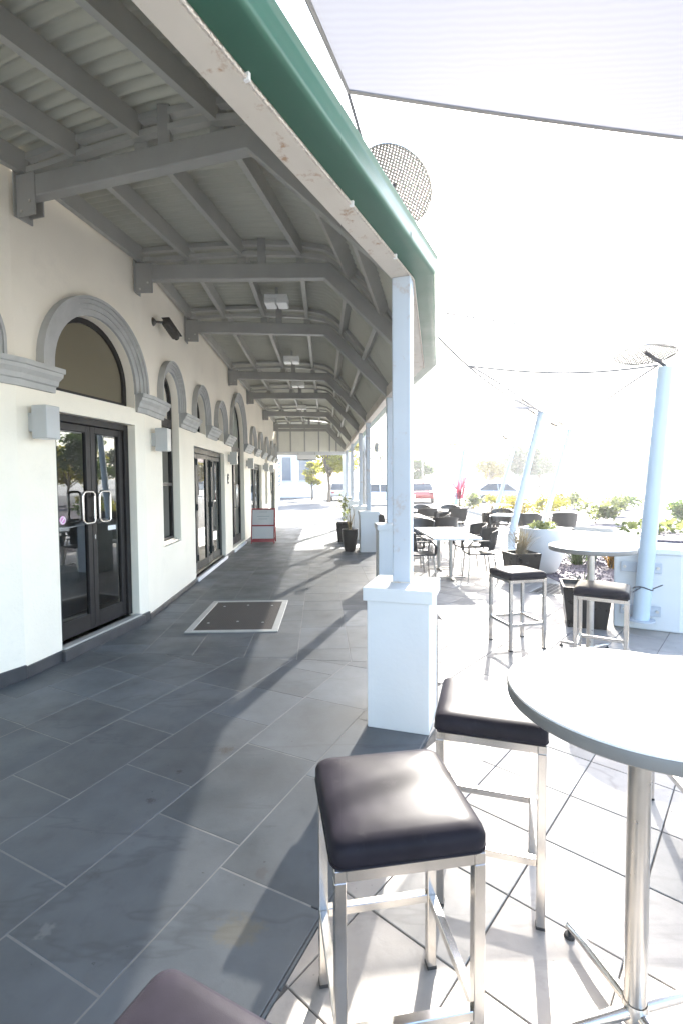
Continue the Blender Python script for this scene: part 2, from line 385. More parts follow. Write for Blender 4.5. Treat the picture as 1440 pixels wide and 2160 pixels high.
# terrace of square pale tiles at 41 deg
tslab = MB().prism([(-2.5, -2.6), (.625, 3.2), (1.175, 5.95), (.6, 20), (.6, 28.5), (14, 27.5), (14, -2.6)], -.05, -.008)
terrace = tag(tslab.build('terrace', 'grout_dark'), 'pale square tiled terrace beside the verandah', kind='structure')
h41 = Vector((math.sin(R(41)), math.cos(R(41)))); n41 = rightn(h41); far_mb = MB(); cells = []
O41 = n41 * -.705 * 1.0 + h41 * 1.836
O41 = Vector((.918, 2.168))
for i in range(-40, 60):
    for j in range(-40, 60):
        p0 = O41 + h41 * (i * .405) + n41 * (j * .405)
        q = [p0 + h41 * GAP + n41 * GAP, p0 + h41 * GAP + n41 * (.405 - GAP), p0 + h41 * (.405 - GAP) + n41 * (.405 - GAP), p0 + h41 * (.405 - GAP) + n41 * GAP]
        c = sum(q, Vector((0, 0))) / 4
        if c.y < .5 or c.y > 16 or c.x > 1.0 + c.y * .78 or c.x > 9: continue
        if max(max(sidev(v, e) for e in EDGES) for v in q) < .01: continue
        if not any(all(sidev(v, e) > .004 for v in q) for e in EDGES):
            best = max((clip(q, e[0] + rightn(e[1]) * .002, -rightn(e[1])) for e in EDGES), key=area); q = best
            if area(q) < .006: continue
        cells.append((c.length, q))
cells.sort(key=lambda t: t[0])
for k, (d, q) in enumerate(cells):
    if area([Vector(v) for v in q]) < .004: continue
    sgn = sum(q[i].x * q[(i + 1) % len(q)].y - q[(i + 1) % len(q)].x * q[i].y for i in range(len(q)))
    if sgn < 0: q = q[::-1]
    if k < 300:
        me, loc = tile_mesh(q, -.002); o = link('tile', me, 'tile_light', terrace); o.location = loc
    else: far_mb.prism([(v.x, v.y) for v in q], -.03, -.002)
tag(far_mb.build('far_tiles', 'tile_light', terrace), kind='stuff')

# ------------------------------------------------------------------ building wall
W1 = Vector((-2.68, 4.05)); W2 = Vector((-2.325, 5.80)); W3 = Vector((-2.95, 22.5)); W0 = W1 - H26 * 13.5
def frameM(p, q):
    d = (q - p).normalized(); return Matrix(((d.x, -d.y, 0, p.x), (d.y, d.x, 0, p.y), (0, 0, 1, 0), (0, 0, 0, 1)))
MN, MM, MF = frameM(W0, W1), frameM(W1, W2), frameM(W2, W3)
LN, LM, LF = (W1 - W0).length, (W2 - W1).length, (W3 - W2).length
bld = thing('restaurant_building', 'cream rendered restaurant front with arched windows and dark framed doors', 'building', (0, 0, 0))
WT = 4.45
def arch_loop(c, r, z0, zs, n=24):
    return [(c - r, z0), (c + r, z0)] + [(c + r * math.cos(math.pi * i / n), zs + r * math.sin(math.pi * i / n)) for i in range(n + 1)]
def rect_loop(a, b, z0, z1): return [(a, z0), (b, z0), (b, z1), (a, z1)]
def inside(p, loop):
    r = False; n = len(loop)
    for i in range(n):
        (x0, y0), (x1, y1) = loop[i], loop[(i + 1) % n]
        if (y0 > p[1]) != (y1 > p[1]) and p[0] < (x1 - x0) * (p[1] - y0) / (y1 - y0) + x0: r = not r
    return r
def wall_part(L, holes, M, th=.26):
    pts = []; edges = []
    def addloop(lp):
        k = len(pts); pts.extend(Vector(p) for p in lp); edges.extend((k + i, k + (i + 1) % len(lp)) for i in range(len(lp)))
    addloop([(0, 0), (L, 0), (L, WT), (0, WT)])
    for h in holes: addloop(h)
    vo, eo, fo = geometry.delaunay_2d_cdt(pts, edges, [], 0, 1e-5)[:3]
    mb = MB(); keep = []
    for f in fo:
        c = sum((vo[i] for i in f), Vector((0, 0))) / len(f)
        if not any(inside(c, h) for h in holes): keep.append(tuple(f))
    mb.add([(p.x, 0, p.y) for p in vo], keep)
    for lp in holes + [[(0, 0), (L, 0), (L, WT), (0, WT)]]:
        n = len(lp); mb.add([(p[0], 0, p[1]) for p in lp] + [(p[0], th, p[1]) for p in lp], [(i, (i + 1) % n, n + (i + 1) % n, n + i) for i in range(n)])
    return mb.build('wall', 'wall', bld, M)
def ring(c, zs, r0, r1, y0, y1, zlow, n=28):
    """half ring with straight legs; section r0..r1 radially, y0..y1 deep"""
    path = [(0, zlow)] if zlow < zs - .001 else []
    mb = MB(); st = []
    if zlow < zs - .001: st.append((1, 0, zlow))
    for i in range(n + 1): st.append((math.cos(math.pi * i / n), math.sin(math.pi * i / n), zs))
    if zlow < zs - .001: st.append((-1, 0, zlow))
    vs_ = []; fs = []
    for (cx, sx, zz) in st:
        for (rr, yy) in ((r0, y0), (r1, y0), (r1, y1), (r0, y1)): vs_.append((c + cx * rr, yy, zz + sx * rr))
    for i in range(len(st) - 1):
        for k in range(4): fs.append((i * 4 + k, i * 4 + (k + 1) % 4, (i + 1) * 4 + (k + 1) % 4, (i + 1) * 4 + k))
    fs += [(0, 1, 2, 3), tuple((len(st) - 1) * 4 + k for k in range(4))]
    return mb.add(vs_, fs)
def casing(c, zs, ri, ro, zlow, M):
    w = ro - ri; mb = MB()
    for (a, b, pr) in ((0, .34, .03), (.34, .62, .045), (.62, .84, .062), (.84, 1.0, .08)):
        q = ring(c, zs, ri + a * w + .0015, ri + b * w, .02, -pr, zlow); mb.add(q.v, q.f)
    return mb.build('arch_moulding', 'moulding', bld, M, smooth=True, angle=35)
def glazed(loop_outer, loop_inner, y, parent, M, glass, mat_='black_frame', fd=.05, fname='frame'):
    n = len(loop_outer); mb = MB()
    vs_ = [(p[0], y, p[1]) for p in loop_outer] + [(p[0], y, p[1]) for p in loop_inner] + [(p[0], y + fd, p[1]) for p in loop_outer] + [(p[0], y + fd, p[1]) for p in loop_inner]
    fs = []
    for i in range(n):
        j = (i + 1) % n
        fs += [(i, j, n + j, n + i), (2 * n + i, 3 * n + i, 3 * n + j, 2 * n + j), (n + i, n + j, 3 * n + j, 3 * n + i), (i, 2 * n + i, 2 * n + j, j)]
    mb.add(vs_, fs); f = mb.build(fname, mat_, parent, M)
    g_ = MB(); k = len(loop_inner); yy = y + fd * .5
    g_.add([(p[0], yy, p[1]) for p in loop_inner], [tuple(range(k))]); pn = g_.build('pane', glass, parent, M)
    return f
def fan(c, zs, r, z0, M, glass, name='fanlight'):
    t = bpy.data.objects.new(name, None); COL.objects.link(t); t.parent = bld
    glazed(arch_loop(c, r, z0, zs), arch_loop(c, r - .055, z0 + .05, zs), .10, t, M, glass)
    return t
def cornice(segs, z0=2.46, z1=2.67):
    """segs: world polyline points (wall face) -> impost block; moulded profile"""
    prof = [(.012, z0), (.045, z0), (.05, z0 + .05), (.07, z0 + .06), (.08, z0 + .10), (.115, z0 + .135), (.12, z0 + .165), (.138, z0 + .17), (.138, z1), (.0, z1)]
    pts = [Vector(p) for p in segs]; n = len(pts); mb = MB(); vs_ = []
    for i, p in enumerate(pts):
        t0 = (p - pts[i - 1]).normalized() if i else (pts[1] - p).normalized(); t1 = (pts[i + 1] - p).normalized() if i < n - 1 else t0
        t = (t0 + t1).normalized(); nn = rightn(t); k = 1 / max(.4, t.dot(t1))
        for (o, z) in prof:
            e = 0 if 0 < i < n - 1 else (o * .25 - .02) * (1 if i else -1)
            q = p + nn * (o * k - .01) + t * e; vs_.append((q.x, q.y, z))
    m_ = len(prof); fs = [tuple(range(m_)), tuple((n - 1) * m_ + k for k in range(m_ - 1, -1, -1))]
    for i in range(n - 1):
        for k in range(m_): fs.append((i * m_ + k, (i + 1) * m_ + k, (i + 1) * m_ + (k + 1) % m_, i * m_ + (k + 1) % m_))
    mb.add(vs_, fs); return mb.build('impost', 'moulding', bld)
def wp(M, s, z=0, o=0): v = M @ Vector((s, -o, z)); return v
def wp2(M, s): v = M @ Vector((s, 0, 0)); return (v.x, v.y)

ZS_S, RI_S, RO_S = 2.78, .385, .53
SM = [1.0, 2.65, 4.25, 8.85, 10.6, 12.35, 14.1, 15.55]
BIG = (6.38, 2.75, .87, 1.09); DR = (1.0, 2.72, .60, .78)
holes_m = [rect_loop(.41, 1.60, .10, 2.31), arch_loop(DR[0], DR[2], 2.50, DR[1])]
holes_f = [arch_loop(1.0, RI_S, .79, ZS_S)]
for c in SM[1:]:
    if c == 12.35: holes_f.append(arch_loop(c, RI_S, .79, ZS_S))
    else: holes_f.append(arch_loop(c, RI_S, 2.50, ZS_S))
holes_f += [rect_loop(2.2, 4.66, .06, 2.25), arch_loop(BIG[0], BIG[2], .10, BIG[1]), rect_loop(8.45, 11.0, .06, 2.22), rect_loop(13.7, 15.95, .06, 2.22)]
NA = LN - .63
holes_n = [arch_loop(NA, RI_S, 2.50, ZS_S)]
wall_part(LN, holes_n, MN); wall_part(LM, holes_m, MM); wall_part(LF, holes_f, MF)
casing(NA, ZS_S, RI_S, RO_S, 2.66, MN); casing(DR[0], DR[1], DR[2], DR[3], 2.66, MM); casing(BIG[0], BIG[1], BIG[2], BIG[3], 2.66, MF)
for c in SM: casing(c, ZS_S, RI_S, RO_S, 2.66, MF)
fan(NA, ZS_S, RI_S - .002, 2.50, MN, 'frosted_green'); fan(DR[0], DR[1], DR[2] - .002, 2.50, MM, 'frosted')
for c in SM[1:]:
    if c != 12.35: fan(c, ZS_S, RI_S - .002, 2.50, MF, 'frosted_green')
cornice([wp2(MN, LN - 2.5), wp2(MN, NA - RI_S)]); cornice([wp2(MN, NA + RI_S - .02), wp2(MN, LN), wp2(MM, .40)])
cornice([wp2(MM, 1.60), wp2(MM, LM), wp2(MF, 1.0 - RI_S)])
gaps = [(1.385, 2.265), (3.035, 3.865), (4.635, 5.51), (7.25, 8.465), (9.235, 10.215), (10.985, 11.965), (12.735, 13.715), (14.485, 15.165), (15.935, 16.6)]
for a_, b_ in gaps: cornice([wp2(MF, a_), wp2(MF, b_)])
# skirting
def skirting(M, a, b, h=.115):
    MB().box((a, -.022, 0), (b, .02, h)).build('skirting', 'skirting', bld, M, bevel=.004, seg=1)
skirting(MN, 0, LN + .002); skirting(MM, .0, .41, .10); skirting(MM, 1.6, LM, .10); 
for a_, b_ in ((0, 2.2), (4.66, 5.51), (7.25, 8.45), (11.0, 13.7), (15.95, LF)): skirting(MF, a_, b_, .06)
# thresholds
MB().box((.38, -.06, .0), (1.63, .24, .10)).build('threshold', 'skirting', bld, MM, bevel=.006)
MB().box((.41, -.035, .1005), (1.60, .05, .12)).build('sill_track', 'mat_frame', bld, MM, bevel=.003, seg=1)
for a_, b_ in ((2.2, 4.66), (5.51, 7.25), (8.45, 11.0), (13.7, 15.95)):
    MB().box((a_, -.05, .0), (b_, .24, .06)).build('threshold', 'white_paint', bld, MF, bevel=.005)
    MB().box((a_ + .01, .06, .0605), (b_ - .01, .14, .075)).build('sill_track', 'brushed', bld, MF)
# interior shell behind the glass
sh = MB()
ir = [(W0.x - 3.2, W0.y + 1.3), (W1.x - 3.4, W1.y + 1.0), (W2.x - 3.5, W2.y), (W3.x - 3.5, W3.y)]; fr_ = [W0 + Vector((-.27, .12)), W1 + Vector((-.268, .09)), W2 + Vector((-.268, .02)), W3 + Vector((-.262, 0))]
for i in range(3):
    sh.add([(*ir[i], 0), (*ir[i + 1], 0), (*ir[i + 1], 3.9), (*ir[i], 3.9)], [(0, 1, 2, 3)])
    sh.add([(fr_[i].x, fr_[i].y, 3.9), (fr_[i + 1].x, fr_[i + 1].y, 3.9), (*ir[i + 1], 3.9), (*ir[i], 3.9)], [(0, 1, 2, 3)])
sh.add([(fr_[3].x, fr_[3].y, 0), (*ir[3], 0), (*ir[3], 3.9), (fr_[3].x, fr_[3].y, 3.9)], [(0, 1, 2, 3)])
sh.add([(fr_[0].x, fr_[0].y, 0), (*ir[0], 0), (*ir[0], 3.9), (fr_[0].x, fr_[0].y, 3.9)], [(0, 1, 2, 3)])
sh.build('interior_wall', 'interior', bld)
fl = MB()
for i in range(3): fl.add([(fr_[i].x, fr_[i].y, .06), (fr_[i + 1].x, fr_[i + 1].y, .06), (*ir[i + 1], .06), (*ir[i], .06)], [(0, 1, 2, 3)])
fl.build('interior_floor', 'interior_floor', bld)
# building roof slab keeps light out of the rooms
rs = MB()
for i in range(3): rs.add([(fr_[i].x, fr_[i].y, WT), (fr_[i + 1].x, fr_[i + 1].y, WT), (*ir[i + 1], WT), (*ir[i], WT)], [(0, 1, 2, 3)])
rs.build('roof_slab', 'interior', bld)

# --- double door under the big arch
def D_handle(x, z0, z1, w, yo, rad, side):
    pts = []; r = .045; x0, x1 = (x, x + w * side)
    def arc(cx, cz, a0, a1):
        for i in range(6):
            t = a0 + (a1 - a0) * i / 5; pts.append((cx + r * math.cos(t) * side, yo, cz + r * math.sin(t)))
    arc(x0 + (r) * side, z1 - r, math.pi, math.pi / 2); arc(x1 - r * side, z1 - r, math.pi / 2, 0); arc(x1 - r * side, z0 + r, 0, -math.pi / 2); arc(x0 + r * side, z0 + r, -math.pi / 2, -math.pi)
    pts.append(pts[0]); mb = MB().tube(pts, rad, 10)
    for zz in (z0 + .05, z1 - .05): mb.tube([(x0, yo, zz), (x0, .115, zz)], rad * .9, 8)
    return mb
door = bpy.data.objects.new('door', None); COL.objects.link(door); door.parent = bld; door['label'] = 'black framed double glass door with square steel pull handles'
fr = MB(); a, b, z0, z1 = .411, 1.599, .121, 2.309
fr.box((a, .09, z0), (a + .07, .19, z1)).box((b - .07, .09, z0), (b, .19, z1)).box((a + .07, .09, z1 - .07), (b - .07, .19, z1))
fr.build('frame', 'black_frame', door, MM, bevel=.004, seg=1)
mid = 1.005
for (l, r_) in ((a + .075, mid - .003), (mid + .003, b - .075)):
    lf = MB(); lf.box((l, .115, z0 + .01), (l + .065, .16, z1 - .075)).box((r_ - .065, .115, z0 + .01), (r_, .16, z1 - .075)).box((l + .065, .115, z1 - .145), (r_ - .065, .16, z1 - .075)).box((l + .065, .115, z0 + .01), (r_ - .065, .16, z0 + .17))
    lf.build('door_leaf', 'black_frame', door, MM, bevel=.004, seg=1)
    MB().add([(l + .065, .138, z0 + .17), (r_ - .065, .138, z0 + .17), (r_ - .065, .138, z1 - .145), (l + .065, .138, z1 - .145)], [(0, 1, 2, 3)]).build('pane', 'glass', door, MM)
D_handle(mid - .035, 1.24, 1.56, .17, .055, .0125, -1).build('handle', 'steel', door, MM, smooth=True)
D_handle(mid + .035, 1.24, 1.56, .17, .055, .0125, 1).build('handle', 'steel', door, MM, smooth=True)
st = MB(); nn = 24; st.add([(.62 + .042 * math.cos(2 * math.pi * k / nn), .136, 1.29 + .042 * math.sin(2 * math.pi * k / nn)) for k in range(nn)], [tuple(range(nn))]); st.build('sticker', 'pink', door, MM)
st = MB(); st.lathe([(.030, 0), (.030, .0015), (.037, .0015), (.037, 0)], 24)
stm = MM @ Matrix.Translation((.62, .1355, 1.29)) @ Matrix.Rotation(R(90), 4, 'X'); st.build('no_smoking_ring', 'paper', door, stm)
MB().box((-.036, -.005, 0), (.036, .005, .0015)).build('no_smoking_bar', 'paper', door, stm @ Matrix.Rotation(R(45), 4, 'Z'))
MB().add([(1.27, .136, 1.13), (1.40, .136, 1.13), (1.40, .136, 1.18), (1.27, .136, 1.18)], [(0, 1, 2, 3)]).build('sticker', 'paper', door, MM)
MB().box((mid + .02, .105, 1.06), (mid + .035, .116, 1.11)).build('lock', 'chrome', door, MM, bevel=.002, seg=1)
# things seen through the glass: white counter front
MB().box((.75, .9, .061), (3.0, 1.5, 1.12)).build('counter', 'moulding', bld, MM)

# --- tall arched sash windows, folding doors, big arched door (far wall)
def tall_window(c):
    w = bpy.data.objects.new('window', None); COL.objects.link(w); w.parent = bld; r = RI_S - .002
    glazed(arch_loop(c, r, 2.50, ZS_S), arch_loop(c, r - .05, 2.55, ZS_S), .10, w, MF, 'frosted_green')
    glazed(rect_loop(c - r, c + r, .792, 2.499), rect_loop(c - r + .06, c + r - .06, .87, 2.44), .10, w, MF, 'glass')
    MB().box((c - r + .06, .095, 1.60), (c + r - .06, .15, 1.645)).build('meeting_rail', 'black_frame', w, MF)
    for k in range(2): MB().box((c - r + .002, .03 + k * .03, .7925), (c + r - .002, .055 + k * .03, .82 + k * .02)).build('sill', 'brushed', w, MF)
tall_window(1.0); tall_window(12.35)
def folding(a, b, top, n=4):
    d = bpy.data.objects.new('folding_door', None); COL.objects.link(d); d.parent = bld
    f = MB(); f.box((a + .001, .08, .076), (a + .06, .2, top - .001)).box((b - .06, .08, .076), (b - .001, .2, top - .001)).box((a + .06, .08, top - .09), (b - .06, .2, top - .001))
    f.build('frame', 'folding_frame', d, MF)
    w = (b - a - .12) / n
    for k in range(n):
        x0 = a + .06 + k * w; ang = (-1) ** k * R(5.0)
        ML = MF @ Matrix.Translation((x0 + w / 2, .13, 0)) @ Matrix.Rotation(ang, 4, 'Z'); h = w / 2 - .004
        lf = MB(); lf.box((-h, -.022, .085), (-h + .06, .022, top - .095)).box((h - .06, -.022, .085), (h, .022, top - .095)).box((-h + .06, -.022, .085), (h - .06, .022, .22)).box((-h + .06, -.022, top - .17), (h - .06, .022, top - .095))
        lf.build('door_leaf', 'folding_frame', d, ML, bevel=.003, seg=1)
        MB().add([(-h + .06, 0, .22), (h - .06, 0, .22), (h - .06, 0, top - .17), (-h + .06, 0, top - .17)], [(0, 1, 2, 3)]).build('pane', 'glass', d, ML)
        if k % 2 == 0:
            for zz in (.25, 1.15, top - .3): MB().box((h - .045, -.05, zz), (h + .045, -.0225, zz + .11)).build('hinge', 'folding_frame', d, ML, bevel=.004, seg=1)
folding(2.2, 4.66, 2.25); folding(8.45, 11.0, 2.22); folding(13.7, 15.95, 2.22)
bd = bpy.data.objects.new('door', None); COL.objects.link(bd); bd.parent = bld; bd['label'] = 'tall dark arched door with vertical pull handles'
c, zs, r = BIG[0], BIG[1], BIG[2] - .002
glazed(arch_loop(c, r, 2.46, zs), arch_loop(c, r - .07, 2.54, zs), .10, bd, MF, 'frosted_green')
for (l, r_) in ((c - r, c - .004), (c + .004, c + r)):
    glazed(rect_loop(l, r_, .101, 2.458), rect_loop(l + .09, r_ - .09, .28, 2.34), .10, bd, MF, 'glass', fname='door_leaf')
for sgn in (-1, 1): MB().tube([(c + sgn * .08, .10, 1.0), (c + sgn * .08, .04, 1.02), (c + sgn * .08, .04, 1.58), (c + sgn * .08, .10, 1.60)], .014, 8).build('handle', 'steel', bd, MF, smooth=True)

# ------------------------------------------------------------------ verandah roof frames
def V3(p, z): return Vector((p[0], p[1], z))
F1 = dict(W=(-2.62, 4.13), K=(-.60, 3.53), G=(.43, 3.36))
_b = lambda k: dict(W=(-4.62 - 1.15 * k, .10 - 2.34 * k), K=(-2.87 - 1.14 * k, -.83 - 2.34 * k), G=(-1.87 - 1.14 * k, -1.34 - 2.34 * k))
FR = [_b(3), _b(2), _b(1), dict(W=(-4.62, .10), K=(-2.87, -.83), G=(-1.87, -1.34)), dict(W=(-3.46, 2.44), K=(-1.73, 1.53), G=(-.71, 1.02)), F1,
      dict(W=(-2.34, 5.72), K=(-.145, 5.70), G=(.93, 5.90)), dict(W=(-2.39, 7.66), K=(-.225, 7.86), G=(.79, 7.98)),
      dict(W=(-2.52, 11.08), K=(-.335, 11.36), G=(.63, 11.41)), dict(W=(-2.62, 13.72), K=(-.385, 13.84), G=(.545, 13.86)),
      dict(W=(-2.755, 17.3), K=(-.50, 17.72), G=(.40, 17.7)), dict(W=(-2.90, 21.1), K=(-.61, 21.5), G=(.25, 21.5)), dict(W=(-2.945, 22.3), K=(-.65, 22.45), G=(.21, 22.4))]
PROF = [(0, 4.36), (.3, 4.41), (.6, 4.44), (.85, 4.425), (1.0, 4.37), (1.15, 4.27), (1.35, 4.09), (1.6, 3.79), (1.8, 3.5), (2.0, 3.2)]
def zp(v):
    for (a, za), (b, zb) in zip(PROF, PROF[1:]):
        if v <= b + 1e-6:
            t = (v - a) / (b - a); return za + (zb - za) * t
    return PROF[-1][1]
def fpt(f, v):
    W, K, G = Vector(f['W']), Vector(f['K']), Vector(f['G'])
    return W + (K - W) * v if v <= 1 else K + (G - K) * (v - 1)
ver = thing('verandah', 'long grey steel framed verandah with corrugated ceiling and green gutter', 'verandah', (0, 0, 0))
# corrugated sheet
vv = [i / 14 for i in range(15)] + [1 + i / 14 for i in range(1, 15)]
sheet = MB(); rows = []; acc = 0.0
for i in range(len(FR) - 1):
    A, B = FR[i], FR[i + 1]; L = (Vector(B['K']) - Vector(A['K'])).length; nst = int(L / .011)
    for k in range(nst + (1 if i == len(FR) - 2 else 0)):
        t = k / nst; ph = (acc + L * t) / .11; dz = .019 * math.sin(2 * math.pi * ph)
        row = []
        for v in vv:
            pa, pb = fpt(A, v), fpt(B, v); p = pa + (pb - pa) * t
            sl = 0 if v < .9 else min(1, (v - .9) / .3)
            row.append((p.x + dz * .6 * sl, p.y, zp(v) + dz))
        rows.append(row)
    acc += L
nv = len(vv); sheet.v = [q for r_ in rows for q in r_]
sheet.f = [(i * nv + k, (i + 1) * nv + k, (i + 1) * nv + k + 1, i * nv + k + 1) for i in range(len(rows) - 1) for k in range(nv - 1)]
me = bpy.data.meshes.new('roof_sheet'); me.from_pydata(sheet.v, [], sheet.f); me.update()
for p in me.polygons: p.use_smooth = True
link('roof_sheet', me, 'sheet', ver)
# beams, rafters, stubs, brackets
for i, f in enumerate(FR[:-1]):
    W, K, G = f['W'], f['K'], f['G']
    d = (Vector(K) - Vector(W)).normalized(); s0 = Vector(W) + d * .02
    MB().sweep_rect([V3(s0, 4.055), V3(K, 4.055), V3(G, 3.08)], .10, .17).build('beam', 'beam', ver, bevel=.008, seg=1)
    side = Vector((-d.y, d.x))
    br = MB(); Mb = Matrix(((d.x, -d.y, 0, W[0]), (d.y, d.x, 0, W[1]), (0, 0, 1, 0), (0, 0, 0, 1)))
    br.box((.0, -.085, 3.82), (.012, .085, 4.22), Mb).box((.012, -.062, 3.82), (.20, -.052, 4.15), Mb).box((.012, .052, 3.86), (.16, .062, 4.15), Mb)
    bro = br.build('wall_bracket', 'beam', ver)
    bl = MB()
    for yy in (-.068, ): 
        for (xx, zz) in ((.06, 3.86), (.15, 3.93)): bl.tube([Mb @ Vector((xx, yy, zz)), Mb @ Vector((xx, yy + .01, zz))], .012, 6)
    bl.build('bolt', 'brushed', bro)
    up_pts, lo_pts = [], []
    for k in range(25):
        v = .03 + 1.92 * k / 24; p = fpt(f, v); z = zp(v)
        up_pts.append(V3(p, z - .055))
        if v < 1.75: lo_pts.append(V3(p, z - .17 if v > .1 else z - .16))
    MB().sweep_rect(up_pts, .06, .05).build('curved_rafter', 'purlin', ver)
    MB().sweep_rect(lo_pts, .06, .045).build('curved_rafter', 'purlin', ver)
    p = fpt(f, .66); MB().box((p.x - .045, p.y - .04, 4.13), (p.x + .045, p.y + .04, zp(.66) - .01)).build('stub_post', 'beam', ver)
PV = [.028, .27, .55, .86, 1.27, 1.62]
for i in range(len(FR) - 1):
    for v in PV:
        A, B = V3(fpt(FR[i], v), zp(v) - .105), V3(fpt(FR[i + 1], v), zp(v) - .105); d = (B - A).normalized()
        mb = MB(); w = .055
        if v < 1: mb.sweep_rect([A, B], w, .17)
        else:
            tilt = Vector((math.sin(R(42)), 0, math.cos(R(42)))); mb.sweep_rect([A, B], w, .17, tilt)
        mb.build('purlin', 'purlin', ver)
        if i and v < 1: MB().box((A.x - .05, A.y + .03, 4.138), (A.x + .05, A.y + .045, A.z - .05)).build('cleat', 'purlin', ver)
# gutter beam, rope light, soffit, gutter
GL = [Vector(f['G']) for f in FR]
for i in range(len(FR) - 1):
    A, B = GL[i], GL[i + 1]; e = (B - A).normalized()
    MB().sweep_rect([V3(A, 3.085), V3(B, 3.085)], .125, .17).build('gutter_beam', 'gutter_beam', ver, bevel=.006, seg=1)
def offset_line(o, z):
    out = []
    for i, p in enumerate(GL):
        t0 = (p - GL[i - 1]).normalized() if i else (GL[1] - p).normalized(); t1 = (GL[i + 1] - p).normalized() if i < len(GL) - 1 else t0
        t = (t0 + t1).normalized(); out.append(V3(p + rightn(t) * o / max(.5, t.dot(t1)), z))
    return out
def strip(name, prof, material, smooth=True):
    lines = [offset_line(o, z) for (o, z) in prof]
    segs = [(0, 5), (5, 6), (6, len(GL) - 1)]
    for (s, e) in segs:
        mb = MB(); n = len(prof)
        for i in range(s, e + 1): mb.v += [tuple(l[i]) for l in lines]
        for i in range(e - s):
            for k in range(n - 1): mb.f.append((i * n + k, (i + 1) * n + k, (i + 1) * n + k + 1, i * n + k + 1))
        o = mb.build(name, material, ver, smooth=smooth, angle=50)
gp = [(.063, 3.03), (.067, 3.018)]
gp += [(.067 + .112 * k / 4, 3.018) for k in range(1, 4)] + [(.19, 3.018), (.203, 3.022), (.211, 3.032), (.213, 3.045), (.213, 3.07), (.215, 3.10), (.217, 3.115), (.225, 3.122), (.228, 3.13), (.222, 3.138), (.208, 3.135), (.205, 3.12), (.05, 3.135)]
strip('gutter', gp, 'green')
strip('flashing', [(-.02, 3.17), (.06, 3.175), (.10, 3.2), (.12, 3.26), (.0, 3.24)], 'white_paint', False)
for (gi, tt) in ((4, .80), (5, .55), (7, .5), (8, .5)):
    a_ln = [offset_line(o + (.003 if .06 < o < .22 else .002), z - .002) for (o, z) in gp[:10]]; mb = MB(); k_ = len(a_ln)
    for q in (0, 1): mb.v += [tuple(l[gi] + (l[gi + 1] - l[gi]) * tt + (l[gi + 1] - l[gi]).normalized() * .03 * q) for l in a_ln]
    mb.f = [(k, k_ + k, k_ + k + 1, k + 1) for k in range(k_ - 1)]; mb.build('gutter_joint', 'green', ver, smooth=True, angle=50)
rope = MB()
for i in range(4, 6):
    A, B = offset_line(.066, 3.004)[i], offset_line(.066, 3.004)[i + 1]; L = (B - A).length; n = int(L / .028)
    for k in range(n):
        c = A + (B - A) * ((k + .5) / n); q = MB().lathe([(.002, -.007), (.0085, -.003), (.0085, .003), (.002, .007)], 6, c); rope.add(q.v, q.f)
    rope.tube([A, B], .005, 6)
rope.build('rope_light', 'rope_bead', ver, smooth=True)
for (o_, t_) in ((0, .30), (0, .62), (0, .86)):
    A, B = V3(GL[4], 0), V3(GL[5], 0); p = A + (B - A) * t_; n_ = rightn(Vector((B - A).normalized()[:2]))
    MB().box((-.010, -.006, 2.992), (.010, .006, 3.022), T(p.x + n_.x * .07, p.y + n_.y * .07, 0, R(-26))).build('clip', 'white_paint', ver)
# end gable
ge = FR[-1]; GW, GG = Vector(ge['W']), Vector(ge['G'])
gb = MB(); poly = [(fpt(ge, v), zp(v) - .02) for v in vv]; base = 2.98
gb.add([(p.x, p.y + .05, z) for p, z in poly] + [(p.x, p.y + .05, base) for p, z in poly], [(i, i + 1, len(poly) + i + 1, len(poly) + i) for i in range(len(poly) - 1)])
gb.build('gable_panel', 'gable', ver)
for k in range(6):
    v = [.03, .28, .56, .84, 1.15, 1.5][k]; p = fpt(ge, v); MB().box((p.x - .03, p.y - .02, base), (p.x + .03, p.y + .045, zp(v) - .03)).build('batten', 'moulding', ver)
MB().sweep_rect([V3(GW, 2.93), V3(GG, 2.93)], .12, .16).build('gable_rail', 'plinth', ver)
MB().sweep_rect([V3(GW, 4.0), V3(fpt(ge, 1.0), 4.0), V3(GG, 3.1)], .10, .12).build('gable_beam', 'beam', ver)

# ------------------------------------------------------------------ posts on plinths
def post(loc, rz, w, top, pw, label, ph=.96):
    t = thing('verandah_post', label, 'post', (loc[0], loc[1], 0), rz, 'verandah posts on white plinths')
    h = pw / 2; MB().box((-h, -h, 0), (h, h, ph - .10)).build('plinth', 'plinth', t, bevel=.006)
    cp = MB(); k = h + .022
    cp.box((-k, -k, ph - .10), (k, k, ph - .012)); cp.add([(-k + .006, -k + .006, ph - .012), (k - .006, -k + .006, ph - .012), (k - .006, k - .006, ph - .012), (-k + .006, k - .006, ph - .012), (-w / 2, -w / 2, ph), (w / 2, -w / 2, ph), (w / 2, w / 2, ph), (-w / 2, w / 2, ph)], [(0, 1, 5, 4), (1, 2, 6, 5), (2, 3, 7, 6), (3, 0, 4, 7), (4, 5, 6, 7)])
    cp.build('plinth_cap', 'plinth', t, bevel=.004)
    MB().box((-w / 2, -w / 2, ph - .005), (w / 2, w / 2, top)).build('post', 'post', t, bevel=.01, seg=2)
    q = w / 2 + .012; MB().box((-q, -q, ph - .004), (q, q, ph + .006)).build('base_plate', 'gutter_beam', t)
    return t
post((.42, 3.33), R(-17.5), .125, 3.0, .41, 'nearest verandah post, pale blue with rust, on a tall white plinth')
posts = [('second verandah post from the camera, on a white plinth', 7, 0), ('third verandah post, behind the round black pot', 8, 0), ('fourth verandah post, its plinth half hidden by the black pots', 9, 0),
         ('fifth verandah post, thin and far along the walkway', 10, 0), ('sixth verandah post, near the far gable', 11, 0)]
